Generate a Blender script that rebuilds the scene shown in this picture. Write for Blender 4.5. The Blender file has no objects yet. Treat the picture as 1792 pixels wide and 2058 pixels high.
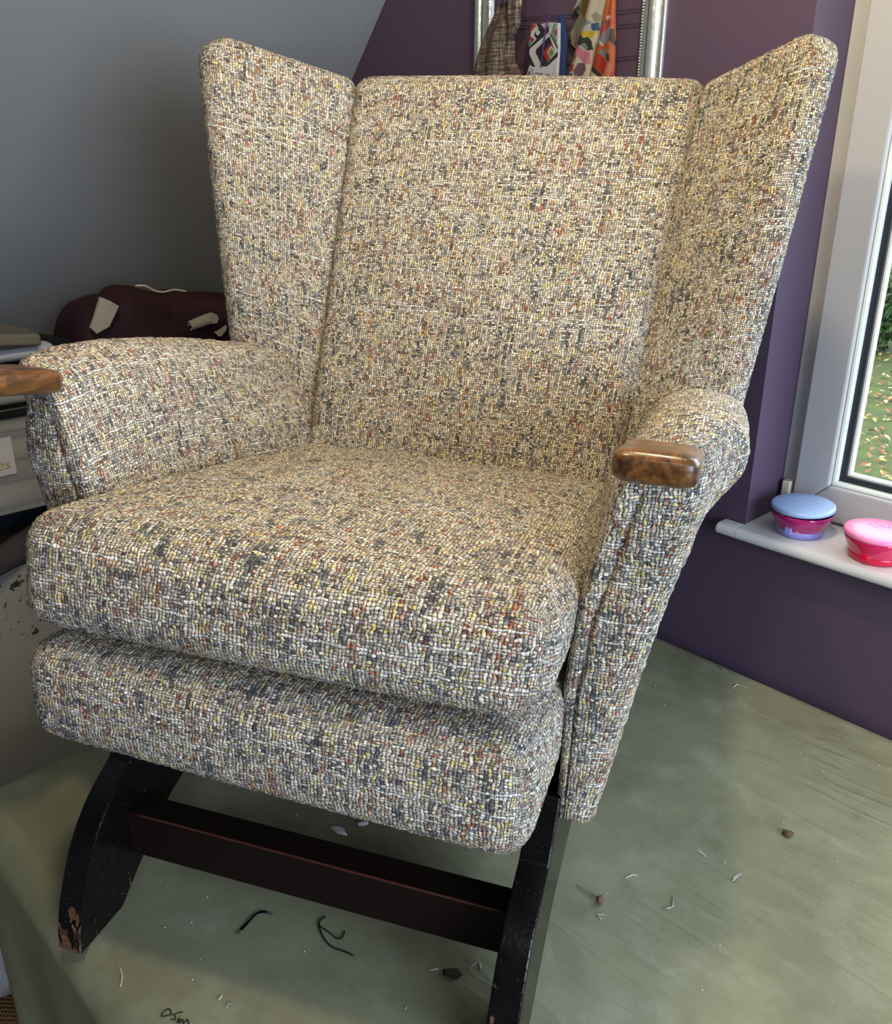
import bpy, bmesh, math, random
import numpy as np
from mathutils import Vector
scene = bpy.context.scene
COL = scene.collection
random.seed(7); RNG = np.random.default_rng(7)
TT = 0.72                     # height of the worktable top
WY = 1.454                    # inner face of the purple gable wall
# ---------------------------------------------------------------- camera
cam = bpy.data.cameras.new('camera'); camo = bpy.data.objects.new('camera', cam); COL.objects.link(camo)
cam.sensor_fit = 'HORIZONTAL'; cam.sensor_width = 36.0; cam.lens = 1790.6/1792*36.0
cam.clip_start = 0.02; cam.clip_end = 200
camo.rotation_mode = 'XYZ'
camo.location = (0, 0, TT+0.92)
from mathutils import Euler, Matrix
camo.rotation_euler = (Matrix.Rotation(math.radians(46.9), 3, 'Z') @ Matrix.Rotation(math.radians(90-21.593), 3, 'X') @ Matrix.Rotation(math.radians(0.238), 3, 'Z')).to_euler('XYZ')
scene.camera = camo
# ---------------------------------------------------------------- world, lamps, exposure
wd = bpy.data.worlds.new('sky'); scene.world = wd; wd.use_nodes = True
bg = wd.node_tree.nodes['Background']; bg.inputs[0].default_value = (0.73, 0.845, 1.0, 1); bg.inputs[1].default_value = 9.6
def area(name, loc, target, size, power, color, sy=None):
    l = bpy.data.lights.new(name, 'AREA'); o = bpy.data.objects.new(name, l); COL.objects.link(o)
    l.energy = power; l.color = color; l.size = size
    if sy: l.shape = 'RECTANGLE'; l.size_y = sy
    o.location = loc
    o.rotation_euler = (Vector(target)-Vector(loc)).to_track_quat('-Z', 'Y').to_euler()
    return o
def lamp(name, loc, power, color, radius):
    l = bpy.data.lights.new(name, 'POINT'); o = bpy.data.objects.new(name, l); COL.objects.link(o)
    l.energy = power; l.color = color; l.shadow_soft_size = radius; o.location = loc
    return o
lamp('ceiling_lamp_light', (-0.62, 0.26, 2.40), 18, (1.0, 0.80, 0.50), 0.04)
lamp('ceiling_lamp_light', (-0.55, 0.86, 2.40), 24, (1.0, 0.80, 0.50), 0.04)
area('added_fill_light', (0.75, -0.9, 2.425), (0.75, -0.9, 0), 0.9, 6, (1.0, 0.95, 0.88), 0.6)  # unseen fill added under the ceiling to brighten the room, no fixture
def portal(loc, target, sx, sy):
    o = area('portal', loc, target, sx, 1, (1, 1, 1), sy); o.data.cycles.is_portal = True
portal((-.14, 1.66, 1.58), (-.14, 0, 1.58), 1.18, 1.14)
portal((2.24, 0.35, 1.47), (1.24, 0.35, 0.60), 1.9, 2.1)
scene.view_settings.view_transform = 'Standard'; scene.view_settings.look = 'None'
scene.view_settings.gamma = 1.0; scene.view_settings.use_curve_mapping = False
scene.view_settings.exposure = 0.2
# ---------------------------------------------------------------- helpers
def setp(o, label=None, cat=None, group=None, kind=None):
    if label: o['label'] = label
    if cat: o['category'] = cat
    if group: o['group'] = group
    if kind: o['kind'] = kind
    return o
def empty(name, loc, label=None, cat=None, group=None, kind=None, rz=0):
    o = bpy.data.objects.new(name, None); COL.objects.link(o); o.location = loc; o.rotation_euler = (0, 0, rz)
    o.empty_display_size = .05
    return setp(o, label, cat, group, kind)
def link(name, me, mat=None, parent=None, smooth=True, label=None, cat=None, group=None, kind=None):
    o = bpy.data.objects.new(name, me); COL.objects.link(o)
    if mat is not None:
        for m in (mat if isinstance(mat, (list, tuple)) else [mat]): me.materials.append(m)
    if smooth and len(me.polygons): me.polygons.foreach_set('use_smooth', np.ones(len(me.polygons), bool))
    if parent is not None:
        o.parent = parent                       # vertices are given in world space
        o.matrix_parent_inverse = (Matrix.Translation(parent.location) @ parent.rotation_euler.to_matrix().to_4x4()).inverted() if parent.type == 'EMPTY' else parent.matrix_parent_inverse.copy()
        if parent.type != 'EMPTY': o.matrix_parent_inverse = Matrix.Identity(4) if parent.parent is None else parent.matrix_basis.inverted()
    return setp(o, label, cat, group, kind)
def mesh(name, v, f, uv=None, mats=None):
    me = bpy.data.meshes.new(name)
    me.from_pydata([tuple(map(float, p)) for p in v], [], [tuple(map(int, q)) for q in f]); 
    if uv is not None:
        l = me.uv_layers.new(name='UVMap')
        l.data.foreach_set('uv', np.asarray(uv, dtype=np.float32).ravel())
    if mats is not None: me.polygons.foreach_set('material_index', np.asarray(mats, dtype=np.int32))
    me.update(); return me
def bm_mesh(name, bm):
    me = bpy.data.meshes.new(name); bmesh.ops.recalc_face_normals(bm, faces=bm.faces); bm.to_mesh(me); bm.free(); return me
def bevel_box(lo, hi, r=0.004, seg=2, rot=0.0, pivot=None):
    bm = bmesh.new(); bmesh.ops.create_cube(bm, size=1.0)
    lo = Vector(lo); hi = Vector(hi)
    for v in bm.verts: v.co = Vector([(lo[i]+hi[i])/2+v.co[i]*(hi[i]-lo[i]) for i in range(3)])
    if r > 0: bmesh.ops.bevel(bm, geom=bm.edges[:], offset=r, segments=seg, affect='EDGES', profile=.5)
    if rot:
        c = Vector(pivot) if pivot else (lo+hi)/2
        bmesh.ops.rotate(bm, verts=bm.verts, cent=c, matrix=Matrix.Rotation(rot, 3, 'Z'))
    return bm
def box(name, lo, hi, mat, parent=None, r=0.004, rot=0.0, **k):
    return link(name, bm_mesh(name, bevel_box(lo, hi, r, 2, rot)), mat, parent, smooth=False, **k)
def prism(pts, axis, a, b, r=0.0, seg=2):
    """closed 2-D outline extruded along an axis from a to b"""
    bm = bmesh.new()
    def co(p, t):
        return {'x': (t, p[0], p[1]), 'y': (p[0], t, p[1]), 'z': (p[0], p[1], t)}[axis]
    A = [bm.verts.new(co(p, a)) for p in pts]; B = [bm.verts.new(co(p, b)) for p in pts]
    bm.faces.new(A); bm.faces.new(B[::-1]); n = len(pts)
    for i in range(n): bm.faces.new((A[i], B[i], B[(i+1) % n], A[(i+1) % n]))
    bmesh.ops.recalc_face_normals(bm, faces=bm.faces)
    if r > 0: bmesh.ops.bevel(bm, geom=bm.edges[:], offset=r, segments=seg, affect='EDGES', profile=.5)
    return bm
def grid_faces(nu, nv, cu=False):
    F = []; mu = nu if cu else nu-1
    i, j = np.meshgrid(np.arange(mu), np.arange(nv-1), indexing='ij')
    i2 = (i+1) % nu
    return np.stack([i*nv+j, i2*nv+j, i2*nv+j+1, i*nv+j+1], -1).reshape(-1, 4)
def tube_mesh(path, rad, n=8, closed_ends=True):
    path = [Vector(p) for p in path]; V = []; F = []
    rads = rad if isinstance(rad, (list, tuple)) else [rad]*len(path)
    up = Vector((0, 0, 1))
    for i, p in enumerate(path):
        t = (path[min(i+1, len(path)-1)]-path[max(i-1, 0)]).normalized()
        s = t.cross(up)
        if s.length < 1e-3: s = t.cross(Vector((1, 0, 0)))
        s.normalize(); u = s.cross(t)
        for k in range(n):
            a = 2*math.pi*k/n; V.append(p+(s*math.cos(a)+u*math.sin(a))*rads[i])
    for i in range(len(path)-1):
        for k in range(n):
            F.append((i*n+k, i*n+(k+1) % n, (i+1)*n+(k+1) % n, (i+1)*n+k))
    if closed_ends:
        F.append(tuple(range(n))[::-1]); F.append(tuple((len(path)-1)*n+k for k in range(n)))
    return V, F
def smooth_path(pts, n=6):
    pts = [np.array(p, float) for p in pts]; P = [2*pts[0]-pts[1]]+pts+[2*pts[-1]-pts[-2]]; out = []
    for i in range(1, len(P)-2):
        for t in np.linspace(0, 1, n, endpoint=False):
            a, b, c, d = P[i-1:i+3]
            out.append(.5*(2*b+(c-a)*t+(2*a-5*b+4*c-d)*t*t+(3*b-a-3*c+d)*t**3))
    out.append(pts[-1]); return out
def lathe(name, prof, center, n=40, tilt=None):
    V = []; F = []
    for r, z in prof:
        for k in range(n):
            a = 2*math.pi*k/n; V.append(Vector((r*math.cos(a), r*math.sin(a), z)))
    m = len(prof)
    for i in range(m-1):
        for k in range(n): F.append((i*n+k, i*n+(k+1) % n, (i+1)*n+(k+1) % n, (i+1)*n+k))
    F.append(tuple(range(n))[::-1]); F.append(tuple((m-1)*n+k for k in range(n)))
    if tilt is not None: V = [tilt @ v for v in V]
    V = [v+Vector(center) for v in V]
    return mesh(name, V, F)
# ---------------------------------------------------------------- materials
class NT:
    """tiny node-tree writer"""
    def __init__(s, name):
        s.m = bpy.data.materials.new(name); s.m.use_nodes = True; s.t = s.m.node_tree; s.n = s.t.nodes; s.b = s.n['Principled BSDF']
    def new(s, typ, **kw):
        x = s.n.new(typ)
        for k, v in kw.items(): setattr(x, k, v)
        return x
    def put(s, sock, v):
        if isinstance(v, bpy.types.NodeSocket): s.t.links.new(v, sock)
        elif v is not None: sock.default_value = v
    def math(s, op, a, b=None, c=None, clamp=False):
        x = s.new('ShaderNodeMath', operation=op, use_clamp=clamp)
        s.put(x.inputs[0], a); s.put(x.inputs[1], b)
        if c is not None: s.put(x.inputs[2], c)
        return x.outputs[0]
    def mix(s, f, a, b, blend='MIX'):
        x = s.new('ShaderNodeMix', data_type='RGBA', blend_type=blend)
        s.put(x.inputs[0], f); s.put(x.inputs[6], a); s.put(x.inputs[7], b); return x.outputs[2]
    def mixf(s, f, a, b):
        x = s.new('ShaderNodeMix', data_type='FLOAT'); s.put(x.inputs[0], f); s.put(x.inputs[2], a); s.put(x.inputs[3], b); return x.outputs[0]
    def noise(s, vec, scale, detail=2, rough=.5):
        x = s.new('ShaderNodeTexNoise'); s.put(x.inputs['Vector'], vec); s.put(x.inputs['Scale'], scale); s.put(x.inputs['Detail'], detail); s.put(x.inputs['Roughness'], rough); return x.outputs[0]
    def white(s, vec):
        x = s.new('ShaderNodeTexWhiteNoise', noise_dimensions='3D'); s.put(x.inputs[0], vec); return x.outputs[0]
    def comb(s, x=0, y=0, z=0):
        c = s.new('ShaderNodeCombineXYZ'); s.put(c.inputs[0], x); s.put(c.inputs[1], y); s.put(c.inputs[2], z); return c.outputs[0]
    def sep(s, v):
        c = s.new('ShaderNodeSeparateXYZ'); s.put(c.inputs[0], v); return c.outputs
    def ramp(s, f, stops, interp='LINEAR'):
        x = s.new('ShaderNodeValToRGB'); cr = x.color_ramp; cr.interpolation = interp
        while len(cr.elements) < len(stops): cr.elements.new(.5)
        for e, (p, c) in zip(cr.elements, stops): e.position = p; e.color = (*c, 1) if len(c) == 3 else c
        s.put(x.inputs[0], f); return x.outputs[0]
    def bump(s, h, dist, strength=1.0, normal=None):
        x = s.new('ShaderNodeBump'); s.put(x.inputs['Strength'], strength); s.put(x.inputs['Distance'], dist); s.put(x.inputs['Height'], h)
        if normal is not None: s.put(x.inputs['Normal'], normal)
        return x.outputs[0]
    def obj(s): return s.new('ShaderNodeTexCoord').outputs['Object']
    def uv(s): return s.new('ShaderNodeTexCoord').outputs['UV']
    def mapping(s, v, scale=(1, 1, 1), rot=(0, 0, 0)):
        x = s.new('ShaderNodeMapping'); s.put(x.inputs[0], v); x.inputs['Scale'].default_value = scale; x.inputs['Rotation'].default_value = rot; return x.outputs[0]
def S(r, g, b):   # sRGB bytes to linear
    return tuple(((c/255)/12.92 if c/255 <= .04045 else ((c/255+.055)/1.055)**2.4) for c in (r, g, b))
def plain(name, col, rough=.5, metal=0, bump=None, spec=None, trans=0, alpha=1, coat=0, sheen=0, var=0, vscale=8):
    t = NT(name); b = t.b
    c = (*col, 1)
    if var:
        f = t.noise(t.obj(), vscale, 3); c = t.mix(f, tuple(x*(1-var) for x in col)+(1,), tuple(min(1, x*(1+var)) for x in col)+(1,))
    t.put(b.inputs['Base Color'], c); b.inputs['Roughness'].default_value = rough; b.inputs['Metallic'].default_value = metal
    if spec is not None: b.inputs['Specular IOR Level'].default_value = spec
    b.inputs['Transmission Weight'].default_value = trans; b.inputs['Alpha'].default_value = alpha
    b.inputs['Coat Weight'].default_value = coat; b.inputs['Sheen Weight'].default_value = sheen
    if bump: t.put(b.inputs['Normal'], t.bump(t.noise(t.obj(), bump[0], 3), bump[1]))
    return t.m
def tweed_mat():
    t = NT('bouclé tweed'); PU, PV = 0.0040, 0.0034
    u0, v0, _ = t.sep(t.uv())
    u = t.math('DIVIDE', u0, PU); v = t.math('DIVIDE', v0, PV)
    uvv = t.comb(u, v)
    def wob(x, seed, sc, amp): return t.math('ADD', x, t.math('MULTIPLY', t.math('SUBTRACT', t.noise(t.comb(u, v, seed), sc, 1), .5), amp))
    u = wob(wob(u, 0.0, .30, 1.5), 5.0, 1.7, .75); v = wob(wob(v, 37.0, .30, 1.5), 41.0, 1.7, .75)
    iu = t.math('FLOOR', u); iv = t.math('FLOOR', v)
    fu = t.math('MULTIPLY', t.math('SUBTRACT', t.math('FRACT', u), .5), 2); fv = t.math('MULTIPLY', t.math('SUBTRACT', t.math('FRACT', v), .5), 2)
    kn = t.white(t.comb(iu, iv, 3.3)); k2 = t.white(t.comb(iu, iv, 7.7))
    par = t.math('FLOORED_MODULO', t.math('ADD', iu, iv), 2)
    par = t.math('MAXIMUM', t.math('MULTIPLY', par, t.math('LESS_THAN', kn, .90)), t.math('GREATER_THAN', k2, .74))   # 1: warp on top, often floating over two picks
    # space-dyed yarn: hue runs along every warp yarn, neighbours agree in streaks and patches
    def yarn(i, along, q, o):
        r = t.white(t.comb(i, 5.5, o)); seg = t.math('FLOOR', t.math('ADD', t.math('DIVIDE', along, q), t.math('MULTIPLY', r, 23)))
        return t.white(t.comb(i, seg, o+1.0))
    wa = yarn(iu, v, 7.0, 0.0); wb = yarn(iv, u, 6.0, 4.0)
    patch = t.noise(t.comb(t.math('MULTIPLY', u, .055), t.math('MULTIPLY', v, .035), 50.0), 1.0, 2, .5)
    ca = t.noise(t.comb(t.math('MULTIPLY', iu, .42), t.math('MULTIPLY', v, .060), 2.0), 1.0, 2, .6)
    ca = t.math('ADD', t.math('MULTIPLY', ca, .75), t.math('MULTIPLY', patch, .25))
    cb = t.noise(t.comb(t.math('MULTIPLY', u, .13), t.math('MULTIPLY', v, .26), 6.0), 1.0, 2, .6)
    CR_, LG, IV = (.80, .74, .63), (.47, .47, .47), (.90, .87, .79)
    tint = [(0, (.10, .095, .09)), (.355, (.15, .145, .14)), (.40, (.25, .25, .255)), (.428, (.44, .44, .43)), (.452, CR_), (.468, (.76, .62, .22)), (.49, (.86, .74, .44)), (.515, IV), (.545, (.80, .60, .46)), (.57, (.50, .19, .11)), (.590, (.36, .17, .11)), (.615, (.68, .60, .52)), (.65, (.20, .15, .13)), (.69, (.74, .52, .14)), (.75, (.22, .10, .07)), (.82, (.14, .13, .13))]
    hueA = t.ramp(t.math('ADD', ca, t.math('MULTIPLY', t.math('SUBTRACT', wa, .5), .13)), tint)
    hueB = t.ramp(t.math('ADD', cb, t.math('MULTIPLY', t.math('SUBTRACT', wb, .5), .15)), tint)
    neut = t.ramp(k2, [(0, CR_), (.35, IV), (.5, (.70, .66, .60)), (.62, LG), (.74, CR_), (.87, (.80, .72, .62)), (1, IV)])
    A = t.mix(t.ramp(wa, [(.72, (0, 0, 0)), (1, (1, 1, 1))]), hueA, neut)
    B = t.mix(t.ramp(wb, [(.22, (0, 0, 0)), (.5, (1, 1, 1))]), hueB, neut)
    rs2 = t.white(t.comb(iv, 9.5, 4)); slub = t.math('MULTIPLY', t.math('GREATER_THAN', rs2, .90), t.math('GREATER_THAN', wb, .50))
    par = t.math('MULTIPLY', par, t.math('SUBTRACT', 1, t.math('MULTIPLY', slub, t.math('LESS_THAN', kn, .8))))
    B = t.mix(slub, B, (.95, .92, .85, 1))
    col = t.mix(par, B, A)
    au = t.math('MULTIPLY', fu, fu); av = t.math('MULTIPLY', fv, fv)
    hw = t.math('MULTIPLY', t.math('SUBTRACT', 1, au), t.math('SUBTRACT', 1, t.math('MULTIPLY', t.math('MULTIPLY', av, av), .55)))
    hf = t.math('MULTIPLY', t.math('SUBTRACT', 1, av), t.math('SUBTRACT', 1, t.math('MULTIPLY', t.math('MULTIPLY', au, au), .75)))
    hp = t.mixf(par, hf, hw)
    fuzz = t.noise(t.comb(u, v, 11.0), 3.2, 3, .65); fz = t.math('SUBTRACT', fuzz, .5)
    gap = t.ramp(t.math('ADD', hp, t.math('MULTIPLY', fz, 1.2)), [(0.0, (.045, .04, .04)), (.36, (.40, .39, .38)), (.76, (1, 1, 1))])   # shade in the gaps between yarns, painted into the colour
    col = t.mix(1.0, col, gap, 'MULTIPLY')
    col = t.mix(1.0, col, t.ramp(kn, [(0, (.42, .42, .44)), (.5, (.96, .96, .96)), (1, (1.28, 1.27, 1.24))]), 'MULTIPLY')
    col = t.mix(1.0, col, t.ramp(fuzz, [(.35, (.80, .80, .80)), (.62, (1.32, 1.32, 1.32))]), 'MULTIPLY')
    h = t.math('ADD', t.math('ADD', hp, t.math('MULTIPLY', kn, .35)), t.math('ADD', t.math('MULTIPLY', slub, .5), t.math('MULTIPLY', fuzz, .9)))
    t.put(t.b.inputs['Base Color'], col); t.b.inputs['Roughness'].default_value = .9; t.b.inputs['Specular IOR Level'].default_value = .2
    t.b.inputs['Sheen Weight'].default_value = .12
    t.put(t.b.inputs['Normal'], t.bump(h, .0019, 1.0))
    return t.m
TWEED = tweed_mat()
def wood_mat():
    t = NT('worn oak'); o = t.obj(); g = t.mapping(t.mapping(o, (1, 1, 1), (0, 0, math.radians(-28.7))), (75, 7, 75))
    n = t.noise(g, 1.6, 5, .65); n2 = t.noise(o, 35, 3)
    c = t.ramp(n, [(.25, S(40, 24, 12)), (.45, S(92, 58, 26)), (.62, S(128, 84, 42)), (.8, S(78, 47, 20))])
    c = t.mix(t.math('MULTIPLY', t.math('GREATER_THAN', n2, .62), .55), c, (*S(40, 24, 14), 1))
    t.put(t.b.inputs['Base Color'], c); t.put(t.b.inputs['Roughness'], t.mixf(n2, .18, .45)); t.b.inputs['Coat Weight'].default_value = .35; t.b.inputs['Coat Roughness'].default_value = .15
    t.put(t.b.inputs['Normal'], t.bump(n, .0006)); return t.m
WOOD = wood_mat()
def ebony_mat():
    t = NT('ebonised wood'); o = t.obj(); x, y, z = t.sep(o)
    n = t.noise(o, 60, 4, .7); n2 = t.noise(t.mapping(o, (14, 14, 120)), 1.0, 3)
    nx, ny, nz = t.sep(t.new('ShaderNodeNewGeometry').outputs['Normal'])
    front = t.math('GREATER_THAN', t.math('ADD', t.math('MULTIPLY', nx, .48), t.math('MULTIPLY', ny, -.877)), .45)
    low = t.math('MAXIMUM', t.math('SUBTRACT', 1, t.math('MULTIPLY', t.math('SUBTRACT', z, TT), 9)), 0)   # front edges chipped to bare wood near the foot
    n3 = t.noise(t.mapping(o, (90, 90, 22)), 1.0, 4, .7)
    chip = t.math('GREATER_THAN', t.math('ADD', n3, t.math('MULTIPLY', low, t.mixf(front, .06, .30))), .71)
    brn = t.ramp(n2, [(.3, S(44, 27, 18)), (.6, S(104, 74, 54)), (.8, S(150, 120, 98))])
    base = t.ramp(n, [(.45, S(9, 8, 10)), (.8, S(20, 16, 16))])
    speck = t.math('GREATER_THAN', t.noise(o, 330, 1), .735)
    c = t.mix(chip, base, brn); c = t.mix(t.math('MULTIPLY', speck, .4), c, (*S(95, 85, 80), 1))
    t.put(t.b.inputs['Base Color'], c); t.b.inputs['Specular IOR Level'].default_value = .35; t.put(t.b.inputs['Roughness'], t.mixf(chip, .24, .75)); t.put(t.b.inputs['Normal'], t.bump(n, .0005)); return t.m
EBONY = ebony_mat()
STRETCH = plain('mahogany stained rail', S(20, 9, 8), .6, spec=.2, var=.4, vscale=30)
WORNEDGE = plain('rubbed reddish edge', S(70, 32, 24), .5, var=.5, vscale=60)
def canvas_mat():
    t = NT('green canvas'); o = t.obj(); x, y, z = t.sep(o)
    fine = t.math('ADD', t.noise(t.mapping(o, (60, 900, 60)), 1, 2), t.noise(t.mapping(o, (900, 60, 60)), 1, 2))
    big = t.noise(o, 4.5, 4, .6); chalk = t.noise(o, 11, 5, .62); dirt = t.noise(t.mapping(o, (1, 1, 1), (0, 0, .3)), 7, 5, .65)
    warp = t.noise(o, 3.0, 2)
    wv = t.math('MULTIPLY', t.math('SUBTRACT', t.noise(o, 1.6, 1), .5), 1.4)
    rx = t.math('ADD', x, t.math('MULTIPLY', y, .05)); ry = t.math('ADD', t.math('MULTIPLY', x, -.05), y)
    streak = t.noise(t.comb(t.math('MULTIPLY', rx, 2.6), t.math('ADD', t.math('MULTIPLY', ry, 26), wv), 0), 1.0, 2, .45)
    crease = t.math('SUBTRACT', 1, t.math('MULTIPLY', t.math('ABSOLUTE', t.math('SUBTRACT', streak, .5)), 14), clamp=True)
    mask = t.math('MULTIPLY', t.ramp(t.noise(t.mapping(o, (4, 7, 1)), 1, 2), [(.44, (0, 0, 0)), (.56, (1, 1, 1))]), t.math('ADD', t.math('MULTIPLY', x, 1.8), 1.6, clamp=True))
    crease = t.math('MULTIPLY', crease, mask)
    c = t.ramp(big, [(.3, S(129, 130, 105)), (.7, S(154, 155, 128))])
    c = t.mix(t.math('MULTIPLY', t.ramp(chalk, [(.52, (0, 0, 0)), (.75, (1, 1, 1))]), .42), c, (*S(182, 188, 170), 1))
    c = t.mix(t.math('MULTIPLY', t.ramp(dirt, [(.55, (0, 0, 0)), (.78, (1, 1, 1))]), .5), c, (*S(86, 86, 62), 1))
    c = t.mix(t.math('MULTIPLY', fine, .16), c, (*S(60, 66, 48), 1))
    c = t.mix(t.math('MULTIPLY', crease, .10), c, (*S(172, 178, 156), 1))
    t.put(t.b.inputs['Base Color'], c); t.b.inputs['Roughness'].default_value = .8; t.b.inputs['Specular IOR Level'].default_value = .25
    h = t.math('ADD', t.math('MULTIPLY', fine, .10), t.math('ADD', t.math('MULTIPLY', t.math('MULTIPLY', streak, mask), 4.0), t.math('MULTIPLY', crease, .9)))
    t.put(t.b.inputs['Normal'], t.bump(h, .0022, .8)); return t.m
CANVAS = canvas_mat()
PURPLE = plain('aubergine wall paint', S(79, 64, 85), .42, bump=(260, .0004), var=.03, vscale=3)
GREYW = plain('grey ceiling paint', S(132, 138, 146), .9, bump=(200, .0004), var=.02, vscale=2)
def knee_mat():
    t = NT('scuffed grey paint'); o = t.obj()
    x, y, z = t.sep(o)
    n = t.noise(t.mapping(o, (1, 34, 34), (.5, 0, 0)), 1, 4, .7); n2 = t.noise(o, 5, 2)
    d = t.math('ADD', t.math('POWER', t.math('SUBTRACT', y, .545), 2), t.math('POWER', t.math('MULTIPLY', t.math('SUBTRACT', z, .635), .9), 2))
    m = t.math('MULTIPLY', t.math('GREATER_THAN', n, .60), t.math('LESS_THAN', t.math('ADD', t.math('SQRT', d), t.math('MULTIPLY', n2, .05)), .105))
    t.put(t.b.inputs['Base Color'], t.mix(m, (*S(150, 152, 148), 1), (*S(40, 40, 40), 1))); t.b.inputs['Roughness'].default_value = .8; return t.m
KNEE = knee_mat()
UPVC = plain('white upvc', S(176, 177, 180), .28, spec=.5)
SILLW = plain('white gloss sill', S(206, 206, 210), .2, spec=.5)
GASKET = plain('black gasket', S(28, 32, 42), .45)
SPACER = plain('glazing bead white', S(232, 240, 236), .25)
CREAM = plain('cream hinge cap', S(214, 206, 186), .4)
def glass_mat():
    t = NT('window glass'); t.n.remove(t.b)
    tr = t.new('ShaderNodeBsdfTransparent'); tr.inputs[0].default_value = (.76, .77, .75, 1); gl = t.new('ShaderNodeBsdfGlossy'); gl.inputs['Roughness'].default_value = .01
    fr = t.new('ShaderNodeFresnel'); fr.inputs[0].default_value = 1.45
    mx = t.new('ShaderNodeMixShader'); t.put(mx.inputs[0], t.math('MULTIPLY', fr.outputs[0], .6)); t.put(mx.inputs[1], tr.outputs[0]); t.put(mx.inputs[2], gl.outputs[0])
    t.put(t.n['Material Output'].inputs[0], mx.outputs[0]); return t.m
GLASS = glass_mat()
def clear_mat(name, col, a):
    t = NT(name); t.n.remove(t.b)
    tr = t.new('ShaderNodeBsdfTransparent'); p = t.new('ShaderNodeBsdfPrincipled'); p.inputs['Base Color'].default_value = (*col, 1); p.inputs['Roughness'].default_value = .25
    mx = t.new('ShaderNodeMixShader'); mx.inputs[0].default_value = a; t.put(mx.inputs[1], tr.outputs[0]); t.put(mx.inputs[2], p.outputs[0])
    t.put(t.n['Material Output'].inputs[0], mx.outputs[0]); return t.m
CLEARBOX = clear_mat('clear plastic', S(190, 196, 205), .32); CLEARBAG = clear_mat('polythene', S(215, 220, 228), .5)
# ---------------------------------------------------------------- THE SETTING
# floor
box('floor', (-4.2, -3.2, -.05), (3.4, WY+.3, 0), plain('brown carpet', S(104, 84, 62), .95, bump=(300, .003), var=.15, vscale=40), r=0, kind='structure')
# gable wall with the window opening
OX0, OX1, OZ0, OZ1 = -.740, .46, 1.0, 2.16
SLOPE = [(-3.47, 0), (-1.34, 2.45), (1.34, 2.45), (3.2, .3)]   # underside of the roof in x, z
def wall_back():
    bm = bmesh.new(); y0, y1 = WY, WY+.145
    xs = [-3.48, OX0, OX1, 3.25]; 
    def quad(p): bm.faces.new([bm.verts.new(q) for q in p])
    for y in (y0, y1):
        quad([(-3.7, y, 0), (OX0, y, 0), (OX0, y, 2.75), (-3.7, y, 2.75)])
        quad([(OX0, y, 0), (OX1, y, 0), (OX1, y, OZ0-.012), (OX0, y, OZ0-.012)])
        quad([(OX0, y, OZ1), (OX1, y, OZ1), (OX1, y, 2.75), (OX0, y, 2.75)])
        quad([(OX1, y, 0), (3.5, y, 0), (3.5, y, 2.75), (OX1, y, 2.75)])
    quad([(OX0, y0, OZ0-.012), (OX0, y1, OZ0-.012), (OX0, y1, OZ1), (OX0, y0, OZ1)])
    quad([(OX1, y0, OZ0-.012), (OX1, y1, OZ0-.012), (OX1, y1, OZ1), (OX1, y0, OZ1)])
    quad([(OX0, y0, OZ1), (OX0, y1, OZ1), (OX1, y1, OZ1), (OX1, y0, OZ1)])
    quad([(OX0, y0, OZ0-.012), (OX0, y1, OZ0-.012), (OX1, y1, OZ0-.012), (OX1, y0, OZ0-.012)])
    me = bpy.data.meshes.new('wall_back'); bm.to_mesh(me); bm.free()
    return link('wall_back', me, PURPLE, smooth=False, kind='structure')
wall_back()
def ceiling():
    bm = bmesh.new()
    def add(pts, y0, y1):
        b2 = prism(pts, 'y', y0, y1); m2 = bpy.data.meshes.new('t'); b2.to_mesh(m2); b2.free(); bm.from_mesh(m2); bpy.data.meshes.remove(m2)
    y0, y1 = -2.6, WY-.001
    add([(-3.47, 0), (-1.34, 2.45), (1.34, 2.45), (1.38, 2.53), (-1.38, 2.53), (-3.55, 0)], y0, y1)
    def sl(a, b):      # slab of the right-hand slope between two fractions of its fall
        p = lambda t, o: (1.34+(3.2-1.34)*t+o*.06, 2.45+(.3-2.45)*t+o*.055)
        return [p(a, 0), p(b, 0), p(b, 1), p(a, 1)]
    add(sl(0, .10), y0, y1); add(sl(.83, 1), y0, y1); add(sl(.10, .83), y0, -.65); add(sl(.10, .83), 1.34, y1)   # roof window opening
    return link('ceiling', bm_mesh('ceiling', bm), GREYW, smooth=False, kind='structure')
ceiling()
# low eaves wall with its ledge, in front of the slope on the left
bmk = prism([(-2.10, 0), (-2.10, .735), (-2.83, .735), (-3.40, .06), (-3.40, 0)], 'y', -2.6, WY-.002, r=.004)
link('wall_left', bm_mesh('wall_left', bmk), KNEE, smooth=False, kind='structure')
# far gable behind the camera and the right-hand eaves wall
box('wall_front', (-3.6, -2.75, 0), (3.6, -2.6, 2.6), GREYW, r=0, kind='structure')
box('wall_right', (3.2, -2.6, 0), (3.3, WY-.002, .34), GREYW, r=0, kind='structure')
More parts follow.
